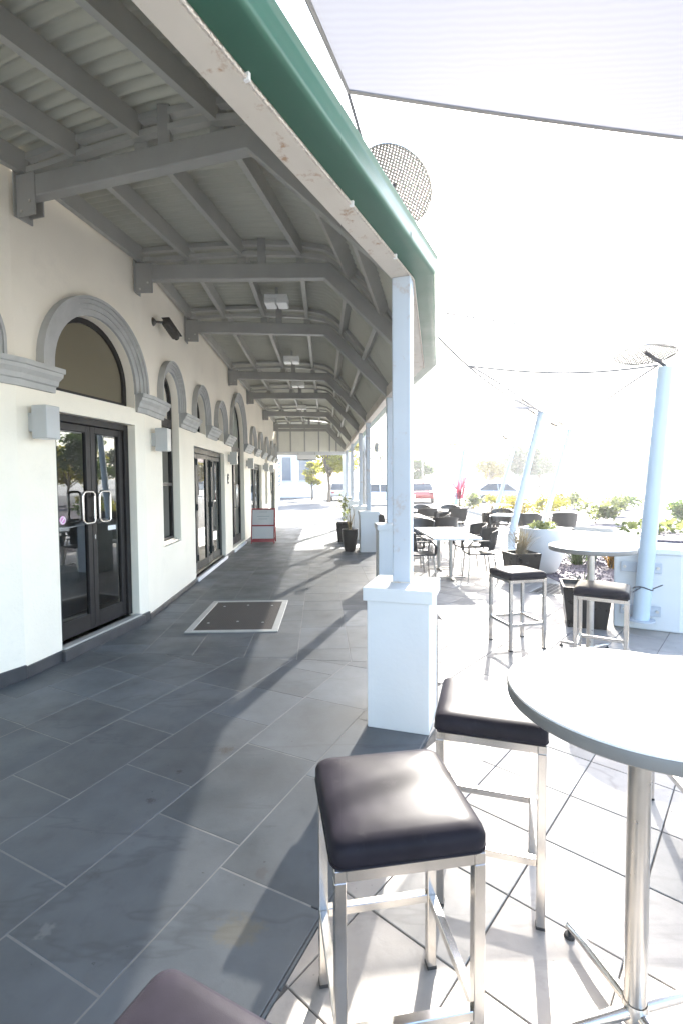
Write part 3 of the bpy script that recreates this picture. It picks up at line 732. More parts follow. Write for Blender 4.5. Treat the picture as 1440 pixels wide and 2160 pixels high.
for lb, i, _ in posts: post(FR[i]['G'], R(2.4), .105, 3.0, .42, lb)
for dx, lb in ((-.05, 'broad white end column under the far gable, inner one'), (.24, 'broad white end column under the far gable, outer one')):
    t = thing('end_column', lb, 'column', (.21 + dx, 22.75, 0)); MB().box((-.11, -.11, 0), (.11, .11, 3.0)).build('shaft', 'plinth', t, bevel=.008); MB().box((-.15, -.15, 0), (.15, .15, .25)).build('base', 'plinth', t, bevel=.008)
t = thing('lamp_pole', 'slim dark pole seen between two far verandah posts', 'pole', (.92, 19.5, 0)); MB().tube([(0, 0, 0), (0, 0, 3.6)], .075, 12).build('shaft', 'moulding', t, smooth=True); MB().lathe([(.14, 0), (.14, .02), (.05, .03)], 16).build('base_plate', 'moulding', t)

# ------------------------------------------------------------------ things on the wall and ceiling
def sconce(M, s, z, label):
    Mx = M @ Matrix.Translation((s, 0, z)); t = thing('wall_light', label, 'wall light', (0, 0, 0), 0, 'square grey wall lights'); t.matrix_basis = Mx
    MB().box((-.055, -.05, -.08), (.055, .004, .08)).build('bracket', 'sconce', t, bevel=.004, seg=1)
    MB().box((-.075, -.20, -.14), (.075, -.05, .14)).build('lamp_body', 'sconce', t, bevel=.005, seg=1)
    MB().box((-.06, -.185, -.1425), (.06, -.065, -.1395)).build('diffuser', 'lamp_white', t)
sconce(MM, .17, 2.17, 'square grey wall light left of the double glass door')
sconce(MF, .28, 2.18, 'square grey wall light beside the narrow arched sash window')
sconce(MF, 5.12, 2.18, 'square grey wall light left of the tall arched door')
sconce(MF, 7.68, 2.16, 'square grey wall light right of the tall arched door')
sconce(MF, 11.45, 2.16, 'small far square wall light before the second sash window')
sconce(MF, 13.15, 2.16, 'farthest square wall light, near the end of the wall')
t = thing('security_camera', 'small dark security camera on the cream wall above the arches', 'camera', (0, 0, 0)); t.matrix_basis = MF @ Matrix.Translation((.38, 0, 3.66))
MB().lathe([(.0, .03), (.03, .03), (.05, .012), (.055, 0)], 14).build('mount', 'cctv', t, Matrix.Rotation(R(90), 4, 'X'), smooth=True)
MB().tube([(0, -.02, 0), (.02, -.09, .0), (.05, -.12, .01)], .015, 8).build('arm', 'cctv', t, smooth=True)
cb = Matrix.Translation((.05, -.14, .03)) @ Matrix.Rotation(R(-12), 4, 'Z') @ Matrix.Rotation(R(24), 4, 'Y')
MB().box((0, -.05, -.05), (.30, .05, .03)).build('camera_body', 'cctv', t, cb, bevel=.018, seg=3, smooth=True)
MB().box((-.02, -.055, .032), (.34, .055, .04)).build('sun_shield', 'cctv', t, cb, bevel=.003, seg=1)
for k in range(6): MB().box((.05 + k * .035, -.054, -.04), (.06 + k * .035, .054, .02)).build('fin', 'cctv', t, cb)
MB().tube([(.30, 0, -.012), (.315, 0, -.012)], .034, 12).build('lens_ring', 'black_frame', t, cb)
def ceil_light(x, y, z, label):
    t = thing('ceiling_light', label, 'ceiling light', (x, y, z), 0, 'white ceiling lights between the beams')
    MB().box((-.16, -.12, .06), (.16, .12, .13)).build('housing', 'lamp_white', t, bevel=.01)
    for s in (-1, 1): MB().box((-.075 + s * .085, -.13, 0), (.075 + s * .085, .13, .06)).build('diffuser', 'lamp_white', t, bevel=.012)
    MB().box((-.02, -.02, .13), (.02, .02, .26)).build('stem', 'moulding', t)
for (x, y, z), lb in zip(((-.90, 7.05, 4.15), (-1.03, 10.4, 4.15), (-1.12, 13.0, 4.15), (-1.35, 17.0, 4.15)), ('nearest white twin ceiling light', 'second white twin ceiling light along the verandah', 'third white twin ceiling light along the verandah', 'farthest white twin ceiling light')): ceil_light(x, y, z, lb)
def post_lamp(x, y, z, lb):
    t = thing('post_light', lb, 'wall light', (x, y, z), 0, 'small lights on posts'); MB().box((-.09, -.015, -.02), (.0, .015, .02)).build('arm', 'moulding', t); MB().box((0, -.06, -.10), (.10, .06, .12)).build('lamp_body', 'moulding', t, bevel=.005, seg=1)
post_lamp(.775, 11.4, 2.42, 'small box light fixed to the third verandah post'); post_lamp(.68, 13.86, 2.42, 'small box light fixed to the fourth verandah post')
t = thing('hanging_sign', 'thin white board with black lower edge hanging below the gable', 'sign', (-1.5, 21.2, 2.6)); MB().box((-.42, -.015, 0), (.42, .015, .20)).build('board', 'white_paint', t); MB().box((-.42, -.02, -.03), (.42, .02, -.001)).build('edge', 'black_frame', t)
for s in (-1, 1): MB().tube([(s * .36, 0, .2), (s * .36, 0, .30)], .006, 6).build('hanger', 'black_frame', t)
# wall roundel between doors
t = thing('wall_emblem', 'small dark curled emblem on the wall left of the tall arched door', 'emblem', (0, 0, 0)); t.matrix_basis = MF @ Matrix.Translation((5.02, -.004, 1.72))
MB().tube([(.07 * math.cos(a), 0, .11 * math.sin(a)) for a in [R(40 + 280 * k / 14) for k in range(15)]], .012, 6).build('ring', 'cctv', t); MB().tube([(.0, 0, -.03), (.03, 0, .02), (.01, 0, .05)], .010, 6).build('tail', 'cctv', t)

# ------------------------------------------------------------------ door mat and walkway things
t = thing('door_mat', 'dark ribbed mat in a pale metal frame set in the walkway', 'mat', (-1.235, 5.95, 0), R(1.5))
fm = MB(); w, h, e = .51, .70, .075
fm.box((-w, -h, .0015), (w, -h + e, .012)).box((-w, h - e, .0015), (w, h, .012)).box((-w, -h + e, .0015), (-w + e, h - e, .012)).box((w - e, -h + e, .0015), (w, h - e, .012)); fm.build('frame', 'mat_frame', t, bevel=.003, seg=1)
MB().box((-w + e + .002, -h + e + .002, .0015), (w - e - .002, h - e - .002, .010)).build('mat', 'door_mat', t)
for (x, y) in ((-.3, .4), (0, .45), (.32, .42), (-.33, -.35), (0, -.3), (.3, -.35)): MB().lathe([(0, .0125), (.014, .0125), (.017, .0101)], 8, (x, y, 0)).build('stud', 'mat_frame', t)
# A-frame sign
t = thing('sandwich_board', 'red edged A-frame board with two pale panels by the far wall', 'sign', (-2.11, 13.15, 0), R(2))
for s in (-1, 1):
    Mt = Matrix.Translation((0, s * .02, .93)) @ Matrix.Rotation(s * R(12), 4, 'X')
    for x in (-.30, .30): MB().box((x - .014, -.012, -.95), (x + .014, .012, 0)).build('leg', 'red_paint', t, Mt)
    for z in (-.02, -.47, -.86): MB().box((-.286, -.011, z - .018 - (.035 if z < -.8 else 0)), (.286, .011, z + .018)).build('rail', 'red_paint', t, Mt)
    MB().box((-.284, -.006, -.45), (.284, .006, -.04)).build('upper_panel', 'sign_panel', t, Mt)
    MB().box((-.284, -.006, -.82), (.284, .006, -.49)).build('lower_panel', 'sign_panel', t, Mt)
    if s < 0:
        for (x0, x1, z) in ((-.1, .11, -.10), (-.16, .17, -.22), (-.12, .12, -.29)): MB().box((x0, -.008, z - .008), (x1, -.0062, z + .008)).build('faded_lettering', 'sign_text', t, Mt)

# ------------------------------------------------------------------ bar stools
def make_stool():
    t = thing('bar_stool', 'x', 'stool'); h = .205
    # cushion
    n = 14; mb = MB(); prof = []
    def ringpts(k, z, ins):
        out = []; a = h - ins; rad = .035
        for (cx, cy, a0) in ((a - rad, a - rad, 0), (-(a - rad), a - rad, 90), (-(a - rad), -(a - rad), 180), (a - rad, -(a - rad), 270)):
            for q in range(6): t_ = R(a0 + 90 * q / 5); out.append((cx + rad * math.cos(t_), cy + rad * math.sin(t_), z))
        return out
    lev = [(.692, .012), (.697, .004), (.705, .0), (.730, .0), (.745, .005), (.755, .017), (.761, .04), (.764, .08), (.765, .13), (.7655, .165)]
    vs_ = []; fs = []
    for z, ins in lev: vs_ += ringpts(0, z, ins)
    m_ = 24
    for i in range(len(lev) - 1):
        for k in range(m_): fs.append((i * m_ + k, i * m_ + (k + 1) % m_, (i + 1) * m_ + (k + 1) % m_, (i + 1) * m_ + k))
    fs.append(tuple((len(lev) - 1) * m_ + k for k in range(m_))); fs.append(tuple(range(m_ - 1, -1, -1)))
    mb.add(vs_, fs).build('seat', 'vinyl', t, smooth=True, angle=60)
    MB().tube([Vector(p) * 1 for p in ringpts(0, .699, .001)] + [ringpts(0, .699, .001)[0]], .0035, 6).build('piping', 'vinyl', t, smooth=True)
    w = .030; a = h - .008
    fr_ = MB()
    for (x0, y0, x1, y1) in ((-a + w, -a, a - w, -a + w), (-a + w, a - w, a - w, a), (-a, -a, -a + w, a), (a - w, -a, a, a)): fr_.box((x0, y0, .660), (x1, y1, .691))
    fr_.build('seat_frame', 'steel', t, bevel=.002, seg=1)
    for sx in (-1, 1):
        for sy in (-1, 1):
            x, y = sx * (a - w / 2), sy * (a - w / 2); lg = MB().box((x - w / 2, y - w / 2, .006), (x + w / 2, y + w / 2, .6595)).build('leg', 'steel', t, bevel=.002, seg=1)
            MB().box((x - w / 2 - .001, y - w / 2 - .001, 0), (x + w / 2 + .001, y + w / 2 + .001, .010)).build('foot', 'rubber', lg)
    for (x0, y0, x1, y1) in ((-a + w, -a + .002, a - w, -a + w - .002), (-a + w, a - w + .002, a - w, a - .002), (-a + .002, -a + w, -a + w - .002, a - w), (a - w + .002, -a + w, a - .002, a - w)):
        MB().box((x0, y0, .235), (x1, y1, .263)).build('footrest', 'steel', t, bevel=.002, seg=1)
    return t
ST = make_stool()
stools = [((.14, 1.375), 9, 'nearest whole bar stool with dark brown square seat, front centre'), ((.60, 1.95), -17, 'dark seated bar stool between the white plinth and the near round table'),
          ((1.75, 4.83), 13, 'bar stool standing alone in front of the square black pot'), ((2.19, 4.06), -32, 'bar stool in front of the far high table'),
          ((1.735, 2.235), -8, 'bar stool cut by the right edge, behind the near round table'), ((-.245, .61), -26, 'stool cut by the bottom edge, only its dark seat corner showing')]
for i, (p, a, lb) in enumerate(stools):
    o = ST if i == 0 else copy_tree(ST); put(o, (p[0], p[1], 0), R(a), lb, 'square seated steel bar stools')

def make_high_table():
    t = thing('high_table', 'x', 'table')
    MB().lathe([(.0, 1.032), (.363, 1.032), (.368, 1.030), (.370, 1.026), (.370, 1.0245)], 72).build('tabletop', 'table_white', t, smooth=True)
    MB().lathe([(.370, 1.024), (.373, 1.018), (.371, .992), (.363, .986), (.0, .986)], 72).build('shaded_table_edge', 'shaded_table_edge', t, smooth=True)
    MB().lathe([(.031, .03), (.031, .97), (.12, .975), (.12, .9855)], 28).build('pole', 'brushed', t, smooth=True, angle=50)
    MB().lathe([(.036, .02), (.036, .075), (.033, .085)], 28).build('collar', 'brushed', t, smooth=True)
    for k in range(4):
        a = R(12 + 90 * k); d = Vector((math.cos(a), math.sin(a), 0))
        ar = MB().tube([d * .03 + Vector((0, 0, .055)), d * .20 + Vector((0, 0, .052)), d * .30 + Vector((0, 0, .040))], [.018, .016, .013], 12).build('foot_arm', 'steel', t, smooth=True)
        MB().lathe([(.004, .035), (.006, .012), (.016, .010), (.019, 0)], 12, d * .295).build('foot_pad', 'rubber', ar, smooth=True)
    return t
HT = make_high_table(); put(HT, (.872, 1.395, 0), 0, 'near round high table with pale top, at the right edge', 'round high tables')
o = copy_tree(HT); put(o, (2.33, 4.52, 0), R(20), 'far round high table beside the leaning blue pole', 'round high tables')

# ------------------------------------------------------------------ cafe tables and chairs
def make_table():
    t = thing('cafe_table', 'x', 'table'); MB().box((-.385, -.92, .705), (.385, .92, .74)).build('tabletop', 'table_white', t, bevel=.006)
    for y in (-.46, .46):
        MB().tube([(0, y, .02), (0, y, .70)], .03, 12).build('pole', 'brushed', t, smooth=True)
        MB().box((-.24, y - .02, .012), (.24, y + .02, .035)).build('foot_bar', 'brushed', t, bevel=.004, seg=1)
        MB().box((-.02, y - .24, .0125), (.02, y + .24, .0355)).build('foot_bar', 'brushed', t, bevel=.004, seg=1)
    return t
def make_chair():
    t = thing('cafe_chair', 'x', 'chair')   # faces +y
    n = 9; s = MB()
    for i in range(n + 1): pass
    MB().box((-.225, -.21, .425), (.225, .24, .45)).build('seat', 'dark_plastic', t, bevel=.02, seg=3, smooth=True)
    bk = MB(); vs_ = []; fs = []; na, nz = 10, 6
    for thk in (0, .018):
        for i in range(na + 1):
            a = R(-65 + 130 * i / na)
            for j in range(nz + 1):
                z = .50 + .36 * j / nz; r = .265 + .05 * (j / nz) + thk
                zz = z - (.05 * (abs(i - na / 2) / (na / 2)) ** 2 if j == nz else 0)
                vs_.append((r * math.sin(a), .05 - r * math.cos(a) - .03 * j / nz, zz))
    off = (na + 1) * (nz + 1)
    for i in range(na):
        for j in range(nz):
            q = i * (nz + 1) + j; fs += [(q, q + 1, q + nz + 2, q + nz + 1), (off + q, off + q + nz + 1, off + q + nz + 2, off + q + 1)]
    for i in range(na):
        for j in (0, nz): q = i * (nz + 1) + j; fs.append((q, q + nz + 1, off + q + nz + 1, off + q))
    for i in (0, na):
        for j in range(nz): q = i * (nz + 1) + j; fs.append((q, q + 1, off + q + 1, off + q))
    bk.add(vs_, fs).build('backrest', 'dark_plastic', t, smooth=True, angle=50)
    for sx in (-1, 1):
        MB().sweep_rect([(sx * .25, -.12, .66), (sx * .275, .02, .665), (sx * .265, .18, .65), (sx * .245, .235, .58), (sx * .225, .23, .45)], .045, .02, Vector((0, .3, 1))).build('armrest', 'dark_plastic', t, smooth=True)
        for (y, y1) in ((.21, .24), (-.18, -.24)):
            MB().tube([(sx * .20, y, .43), (sx * .225, y1, .0)], .0135, 8).build('leg', 'steel', t, smooth=True)
    return t
CT = make_table(); put(CT, (1.81, 8.55, 0), R(1), 'pale rectangular cafe table just behind the nearest verandah post', 'rectangular cafe tables')
tabs = [((1.75, 12.35), 1, 'second pale cafe table, behind the nearest one'), ((2.9, 15.0), 80, 'pale cafe table set crosswise before the pink leaved plant'), ((4.9, 12.6), 62, 'pale cafe table behind the leaning blue pole')]
for p, a, lb in tabs: put(copy_tree(CT), (p[0], p[1], 0), R(a), lb, 'rectangular cafe tables')
CH = make_chair(); chs = [((2.30, 8.08), 88, 'dark armchair nearest on the right of the near cafe table'), ((2.36, 8.95), 95, 'dark armchair second on the right of the near cafe table'),
    ((1.27, 8.05), -86, 'dark armchair left of the near cafe table, half behind the post'), ((1.24, 8.9), -92, 'dark armchair behind the post, far left of the near cafe table'),
    ((1.62, 9.95), 180 - 4, 'dark armchair at the far end of the near cafe table'), ((2.28, 10.85), 4, 'dark armchair with its back to the near cafe table, right one'), ((1.55, 10.95), -5, 'dark armchair with its back to the near cafe table, left one'),
    ((2.35, 11.9), 92, 'dark armchair at the right side of the second cafe table'), ((2.36, 12.8), 85, 'dark armchair farther on the right side of the second cafe table'), ((1.15, 12.2), -90, 'dark armchair at the left side of the second cafe table'),
    ((2.5, 14.3), 0, 'dark armchair facing the crosswise table, left one'), ((3.35, 14.15), 5, 'dark armchair facing the crosswise table, right one'), ((2.6, 15.8), 178, 'dark armchair beyond the crosswise table, left one'), ((3.5, 15.7), 175, 'dark armchair beyond the crosswise table, right one'),
    ((4.55, 11.75), -28, 'dark armchair on the camera side of the table behind the leaning pole'), ((5.5, 12.0), -20, 'dark armchair right of the table behind the leaning pole'), ((4.4, 13.4), 150, 'dark armchair on the far side of the table behind the leaning pole')]
for i, (p, a, lb) in enumerate(chs): put(CH if i == 0 else copy_tree(CH), (p[0], p[1], 0), R(a), lb, 'dark plastic armchairs at the cafe tables')

# ------------------------------------------------------------------ plants
def blades(n, h, spread, w, arch=.6, seed=0, z0=0.0, segs=5):
    rnd = random.Random(seed); mb = MB()
    for _ in range(n):
        a = rnd.uniform(0, 2 * math.pi); L = h * rnd.uniform(.6, 1.1); s = spread * rnd.uniform(.2, 1.0); d = Vector((math.cos(a), math.sin(a), 0)); sd_ = Vector((-d.y, d.x, 0))
        b0 = Vector((rnd.uniform(-1, 1), rnd.uniform(-1, 1), 0)) * spread * .15; pts = []
        for k in range(segs + 1):
            t = k / segs; p = b0 + d * s * t ** (1.3) + Vector((0, 0, z0 + L * (t - arch * .5 * t * t * (s / spread)))); ww = w * (1 - t) ** .6 * (.5 + t if t < .5 else 1)
            pts += [p - sd_ * ww / 2, p + sd_ * ww / 2]
        mb.add(pts, [(2 * k, 2 * k + 1, 2 * k + 3, 2 * k + 2) for k in range(segs)])
    return mb
def leaf_cloud(n, centers, size, seed=0, flat=.0):
    rnd = random.Random(seed); mb = MB()
    for _ in range(n):
        c, r = rnd.choice(centers); v = Vector((rnd.gauss(0, 1), rnd.gauss(0, 1), rnd.gauss(0, 1))).normalized() * (rnd.random() ** .45)
        p = Vector(c) + Vector((v.x * r[0], v.y * r[1], v.z * r[2])); s = size * rnd.uniform(.6, 1.4)
        u = Vector((rnd.gauss(0, 1), rnd.gauss(0, 1), rnd.gauss(0, .6))).normalized(); w = u.cross(Vector((rnd.gauss(0, 1), rnd.gauss(0, 1), rnd.gauss(0, 1)))).normalized()
        mb.add([p - u * s, p + w * s * .45, p + u * s, p - w * s * .45], [(0, 1, 2, 3)])
    return mb
def pot_round(t, r, h, material='black_glaze'):
    MB().lathe([(0, 0), (r * .62, 0), (r * .68, h * .05), (r * .92, h * .45), (r, h * .8), (r * .99, h * .95), (r * 1.02, h), (r * .90, h), (r * .88, h * .93), (0, h * .93)], 28).build('pot', material, t, smooth=True, angle=45)
    MB().lathe([(0, h * .94), (r * .87, h * .94)], 20).build('soil', 'soil', t)
def pot_square(t, w, h):
    k = w / 2; b = k * .78; mb = MB(); mb.add([(-b, -b, 0), (b, -b, 0), (b, b, 0), (-b, b, 0), (-k, -k, h), (k, -k, h), (k, k, h), (-k, k, h), (-k + .02, -k + .02, h), (k - .02, -k + .02, h), (k - .02, k - .02, h), (-k + .02, k - .02, h), (-k + .03, -k + .03, h - .05), (k - .03, -k + .03, h - .05), (k - .03, k - .03, h - .05), (-k + .03, k - .03, h - .05)],
        [(3, 2, 1, 0)] + [(i, (i + 1) % 4, 4 + (i + 1) % 4, 4 + i) for i in range(4)] + [(4 + i, 4 + (i + 1) % 4, 8 + (i + 1) % 4, 8 + i) for i in range(4)] + [(8 + i, 8 + (i + 1) % 4, 12 + (i + 1) % 4, 12 + i) for i in range(4)] + [(12, 13, 14, 15)])
    mb.build('pot', 'black_glaze', t); MB().box((-k + .035, -k + .035, h - .07), (k - .035, k - .035, h - .045)).build('soil', 'soil', t)
t = thing('potted_plant', 'tall round black glazed pot against the third plinth, dry plant', 'potted plant', (.19, 11.42, 0)); pot_round(t, .185, .52); blades(26, .62, .22, .018, .7, 3, .48).build('leaves', 'leaf_dry', t); MB().tube([(0, 0, .45), (.02, .01, .8), (-.02, .0, 1.05)], .008, 6).build('stem', 'trunk', t)
t = thing('potted_plant', 'square black pot with thin dry plant behind the round black pot', 'potted plant', (.06, 13.3, 0)); pot_square(t, .42, .52); leaf_cloud(160, [((0, 0, .95), (.22, .22, .4))], .045, 5).build('leaves', 'leaf_pale', t); MB().tube([(0, 0, .45), (.05, 0, 1.3)], .01, 6).build('stem', 'trunk', t); MB().tube([(0, 0, .45), (-.12, .05, 1.2)], .008, 6).build('stem', 'trunk', t)
t = thing('potted_plant', 'square black pot with spiky dry grass behind the lone bar stool', 'potted plant', (2.93, 7.92, 0), R(8)); pot_square(t, .46, .47); blades(170, .62, .42, .010, .9, 8, .42).build('leaves', 'leaf_dry', t)
t = thing('potted_plant', 'tall black pot with yellow green palm beside the cafe tables', 'potted plant', (4.3, 14.0, 0)); pot_round(t, .26, .72)
MB().tube([(0, 0, .6), (.03, 0, .95)], .02, 6).build('stem', 'trunk', t); pf = MB(); rnd = random.Random(4)
for k in range(16):
    a = rnd.uniform(0, 6.28); d = Vector((math.cos(a), math.sin(a), 0)); L = rnd.uniform(.5, .85); prev = None
    for q in range(14):
        tt = (q + 1) / 14; p = Vector((0, 0, .85)) + d * L * tt + Vector((0, 0, .55 * tt - .6 * tt * tt)); sd_ = Vector((-d.y, d.x, 0))
        for s in (-1, 1): e = p + sd_ * s * .16 * math.sin(math.pi * min(1, tt + .1)) + d * .06 - Vector((0, 0, .03)); pf.add([p, p + d * .022, e], [(0, 1, 2)])
pf.build('fronds', 'leaf_yellow', t)
t = thing('potted_plant', 'black pot with pink red spiky leaved plant at the back of the terrace', 'potted plant', (4.45, 18.4, 0)); pot_round(t, .28, .55); MB().tube([(0, 0, .5), (.03, .02, 1.3)], .025, 6).build('stem', 'trunk', t); blades(40, 1.0, .95, .045, .5, 2, .95).build('leaves', 'leaf_pink', t)
t = thing('black_pot', 'low black glazed pot tucked against the white planter wall', 'pot', (2.77, 5.50, 0), R(-20)); pot_square(t, .50, .46); blades(12, .25, .2, .02, .6, 12, .4).build('leaves', 'leaf_dark', t)
t = thing('bowl_planter', 'large white rounded bowl planter behind the square black pot', 'planter', (3.56, 8.62, 0)); MB().lathe([(0, 0), (.20, 0), (.25, .04), (.35, .28), (.39, .55), (.385, .80), (.34, .80), (.33, .72), (0, .72)], 36).build('bowl', 'plinth', t, smooth=True, angle=50); leaf_cloud(240, [((0, 0, .84), (.25, .25, .08))], .04, 6).build('leaves', 'leaf_pale', t)
def bed_plant(x, y, lb, material, n, h, sp, w, seed):
    t = thing('grass_plant', lb, 'plant', (x, y, 0)); blades(n, h, sp, w, .9, seed).build('leaves', material, t); MB().lathe([(.06, 0), (.04, .08), (0, .1)], 8).build('crown', 'soil', t)
bed_plant(4.55, 9.35, 'clump of green strap leaves in the gravel, left one', 'leaf_green', 120, .62, .5, .03, 21); bed_plant(5.0, 9.7, 'clump of green strap leaves in the gravel, right one', 'leaf_green', 110, .6, .45, .03, 22)
bed_plant(5.0, 8.9, 'yellow orange leafy plant beside the white planter wall', 'leaf_orange', 110, .62, .42, .045, 23)
# gravel bed
rnd = random.Random(9); gv = MB()
for _ in range(1500):
    x, y = rnd.uniform(3.6, 5.6), rnd.uniform(7.7, 10.2); s = rnd.uniform(.02, .045); a = rnd.uniform(0, 3)
    q = [Vector((math.cos(a + k * 1.57) * s * rnd.uniform(.7, 1.1), math.sin(a + k * 1.57) * s, 0)) for k in range(4)]
    gv.add([Vector((x, y, 0)) + v for v in q] + [Vector((x, y, s * .8))], [(0, 1, 4), (1, 2, 4), (2, 3, 4), (3, 0, 4)])
tag(gv.build('gravel', 'gravel'), 'dark gravel bed under the strap leaved plants', 'gravel', kind='stuff')
tag(MB().prism([(3.5, 7.6), (5.8, 7.6), (5.8, 10.4), (3.5, 10.4)], -.003, .006).build('gravel_bed', 'gravel'), kind='structure')
# floor grate
t = thing('floor_grate', 'dark metal grid grate set in the terrace by the square pot', 'grate', (3.28, 7.15, 0), R(-41 + 90))
gr = MB().box((-.42, -.36, -.004), (.42, -.34, .006)).box((-.42, .34, -.004), (.42, .36, .006)).box((-.42, -.34, -.004), (-.40, .34, .006)).box((.40, -.34, -.004), (.42, .34, .006)); gr.build('frame', 'moulding', t)
MB().box((-.40, -.34, -.003), (.40, .34, .0005)).build('pit', 'rubber', t)
for k in range(14): x = -.385 + k * .0592; MB().box((x - .006, -.34, .001), (x + .006, .34, .005)).build('bar', 'brushed', t)
for k in range(10): y = -.32 + k * .071; MB().box((-.40, y - .005, .0012), (.40, y + .005, .0048)).build('cross_bar', 'brushed', t)

# ------------------------------------------------------------------ white planter wall + leaning poles
t = thing('planter_wall', 'thick white rendered planter wall with overhanging coping at the right edge', 'planter', (0, 0, 0))
pw = [(3.04, 5.40), (3.58, 5.10), (5.6, 5.0), (6.4, 7.4), (4.9, 7.9), (4.12, 7.3)]
MB().prism(pw, 0, .84).build('wall', 'plinth', t, bevel=.02, seg=2)
cc = Vector((4.7, 6.3)); MB().prism([tuple(Vector(p) + (Vector(p) - cc).normalized() * .035) for p in pw], .8405, .90).build('coping', 'plinth', t, bevel=.008)
MB().prism([tuple(cc + (Vector(p) - cc) * .6) for p in pw], .9005, .93).build('soil', 'gravel', t)
leaf_cloud(500, [((4.3, 6.6, 1.0), (.5, .5, .12)), ((5.2, 6.2, 1.0), (.6, .5, .15))], .05, 14).build('foliage', 'leaf_pale', t)
def leaning(base, top, r, lb, stub=0.0):
    base, top = Vector(base), Vector(top); t = thing('sail_pole', lb, 'pole', base, 0, 'leaning pale blue shade sail poles'); d = top - base; pts = [Vector((0, 0, 0))]
    if stub: pts += [Vector((0, 0, stub))]
    pts += [d * k if not stub else Vector((0, 0, stub)) + (d - Vector((0, 0, stub))) * k for k in (.02, .5, 1.0)]
    MB().tube(pts[1:] if stub else pts, r, 20, r1=r * .85).build('shaft', 'pole', t, smooth=True)
    if stub:
        MB().tube([(0, 0, 0), (0, 0, stub)], r * 1.05, 20).build('stub', 'pole', t, smooth=True); MB().lathe([(r * 1.05, stub - .02), (r * 1.35, stub - .015), (r * 1.35, stub + .015), (r * 1.05, stub + .02)], 20).build('flange', 'post', t, smooth=True)
    else: MB().lathe([(r * 1.6, -.001), (r * 1.6, .015), (r, .016)], 20).build('base_plate', 'post', t)
    return t
wd = Vector((.54, -.30)).normalized(); wdn = rightn(wd); rzw = math.atan2(wd.y, wd.x)
pb = Vector((3.265, 5.275)) + wdn * .115
t = leaning((pb.x, pb.y, .13), (3.345, 5.06, 2.80), .085, 'thick leaning blue pole bolted to the white planter wall')
for z in (.09, .56):
    Mb = T(wdn.x * -.0945, wdn.y * -.0945, z, rzw)
    bk = MB().box((-.19, -.016, -.055), (.19, .0, .055), Mb).build('bracket', 'post', t, bevel=.004, seg=1)
    for x in (-.155, .155): MB().lathe([(0, .014), (.016, .014), (.018, 0)], 6).build('bolt', 'brushed', bk, Mb @ Matrix.Translation((x, -.016, 0)) @ Matrix.Rotation(R(90), 4, 'X'))
wr = MB(); wr.tube([(.092 * math.cos(a) + .012, .092 * math.sin(a) - .01, .36 + .02 * math.sin(2 * a)) for a in [R(k * 24) for k in range(16)]], .006, 6).tube([(-.06, -.08, .37), (-.15, -.10, .33)], .006, 6).tube([(.08, -.08, .36), (.17, -.09, .40)], .006, 6); wr.build('wire_tie', 'cable', t)
leaning((3.87, 11.05, 0), (4.69, 11.5, 3.23), .085, 'leaning blue pole rising behind the spiky dry grass', .42)
leaning((6.0, 14.6, 0), (6.84, 14.6, 3.15), .085, 'leaning blue pole right of the cafe tables, farther back')
leaning((6.55, 21, 0), (7.46, 21, 3.13), .085, 'faint leaning blue pole left of the near leaning one, far back')
leaning((5.0, 21.6, 0), (5.42, 21.6, 3.04), .085, 'farthest leaning blue pole, next to the pink leaved plant')
def disc(p, r, lb, tilt=(0, 0), arm=None):
    t = thing('disc_cap', lb, 'reflector', p, 0, 'perforated metal discs on the pole tops'); t.rotation_euler = (tilt[0], tilt[1], 0)
    MB().lathe([(0, .05), (r * .4, .045), (r * .75, .025), (r * .95, .004), (r, -.008), (r * .96, -.004)], 40).build('dish', 'perforated', t, smooth=True); MB().tube([(r * .99 * math.cos(R(10 * k)), r * .99 * math.sin(R(10 * k)), 0) for k in range(37)], .007, 6).build('rim', 'brushed', t, smooth=True)
    if arm: MB().tube([(0, 0, .03), arm], .018, 8).build('arm', 'cable', t, smooth=True)
disc((.44, 4.15, 4.08), .34, 'perforated metal disc rising above the green gutter', (R(-24), R(26)), (-.15, -.1, -.75))
disc((3.14, 5.08, 2.93), .285, 'perforated metal disc on the thick leaning pole by the planter wall', (R(-7), R(3)), (.2, .0, -.10))
disc((4.18, 11.5, 3.42), .36, 'perforated metal disc on the pole behind the dry grass', (R(-5), R(10)), (.5, 0, -.2))
disc((6.25, 14.6, 3.3), .36, 'perforated metal disc on the pole right of the cafe tables', (R(-4), R(5)), (.55, 0, -.15))
disc((6.95, 21, 3.5), .6, 'perforated metal disc on the faint far pole', (R(-4), R(5)), (.5, 0, -.36)); disc((4.95, 21.6, 3.25), .5, 'perforated metal disc on the farthest pole', (R(-4), R(5)), (.45, 0, -.2))

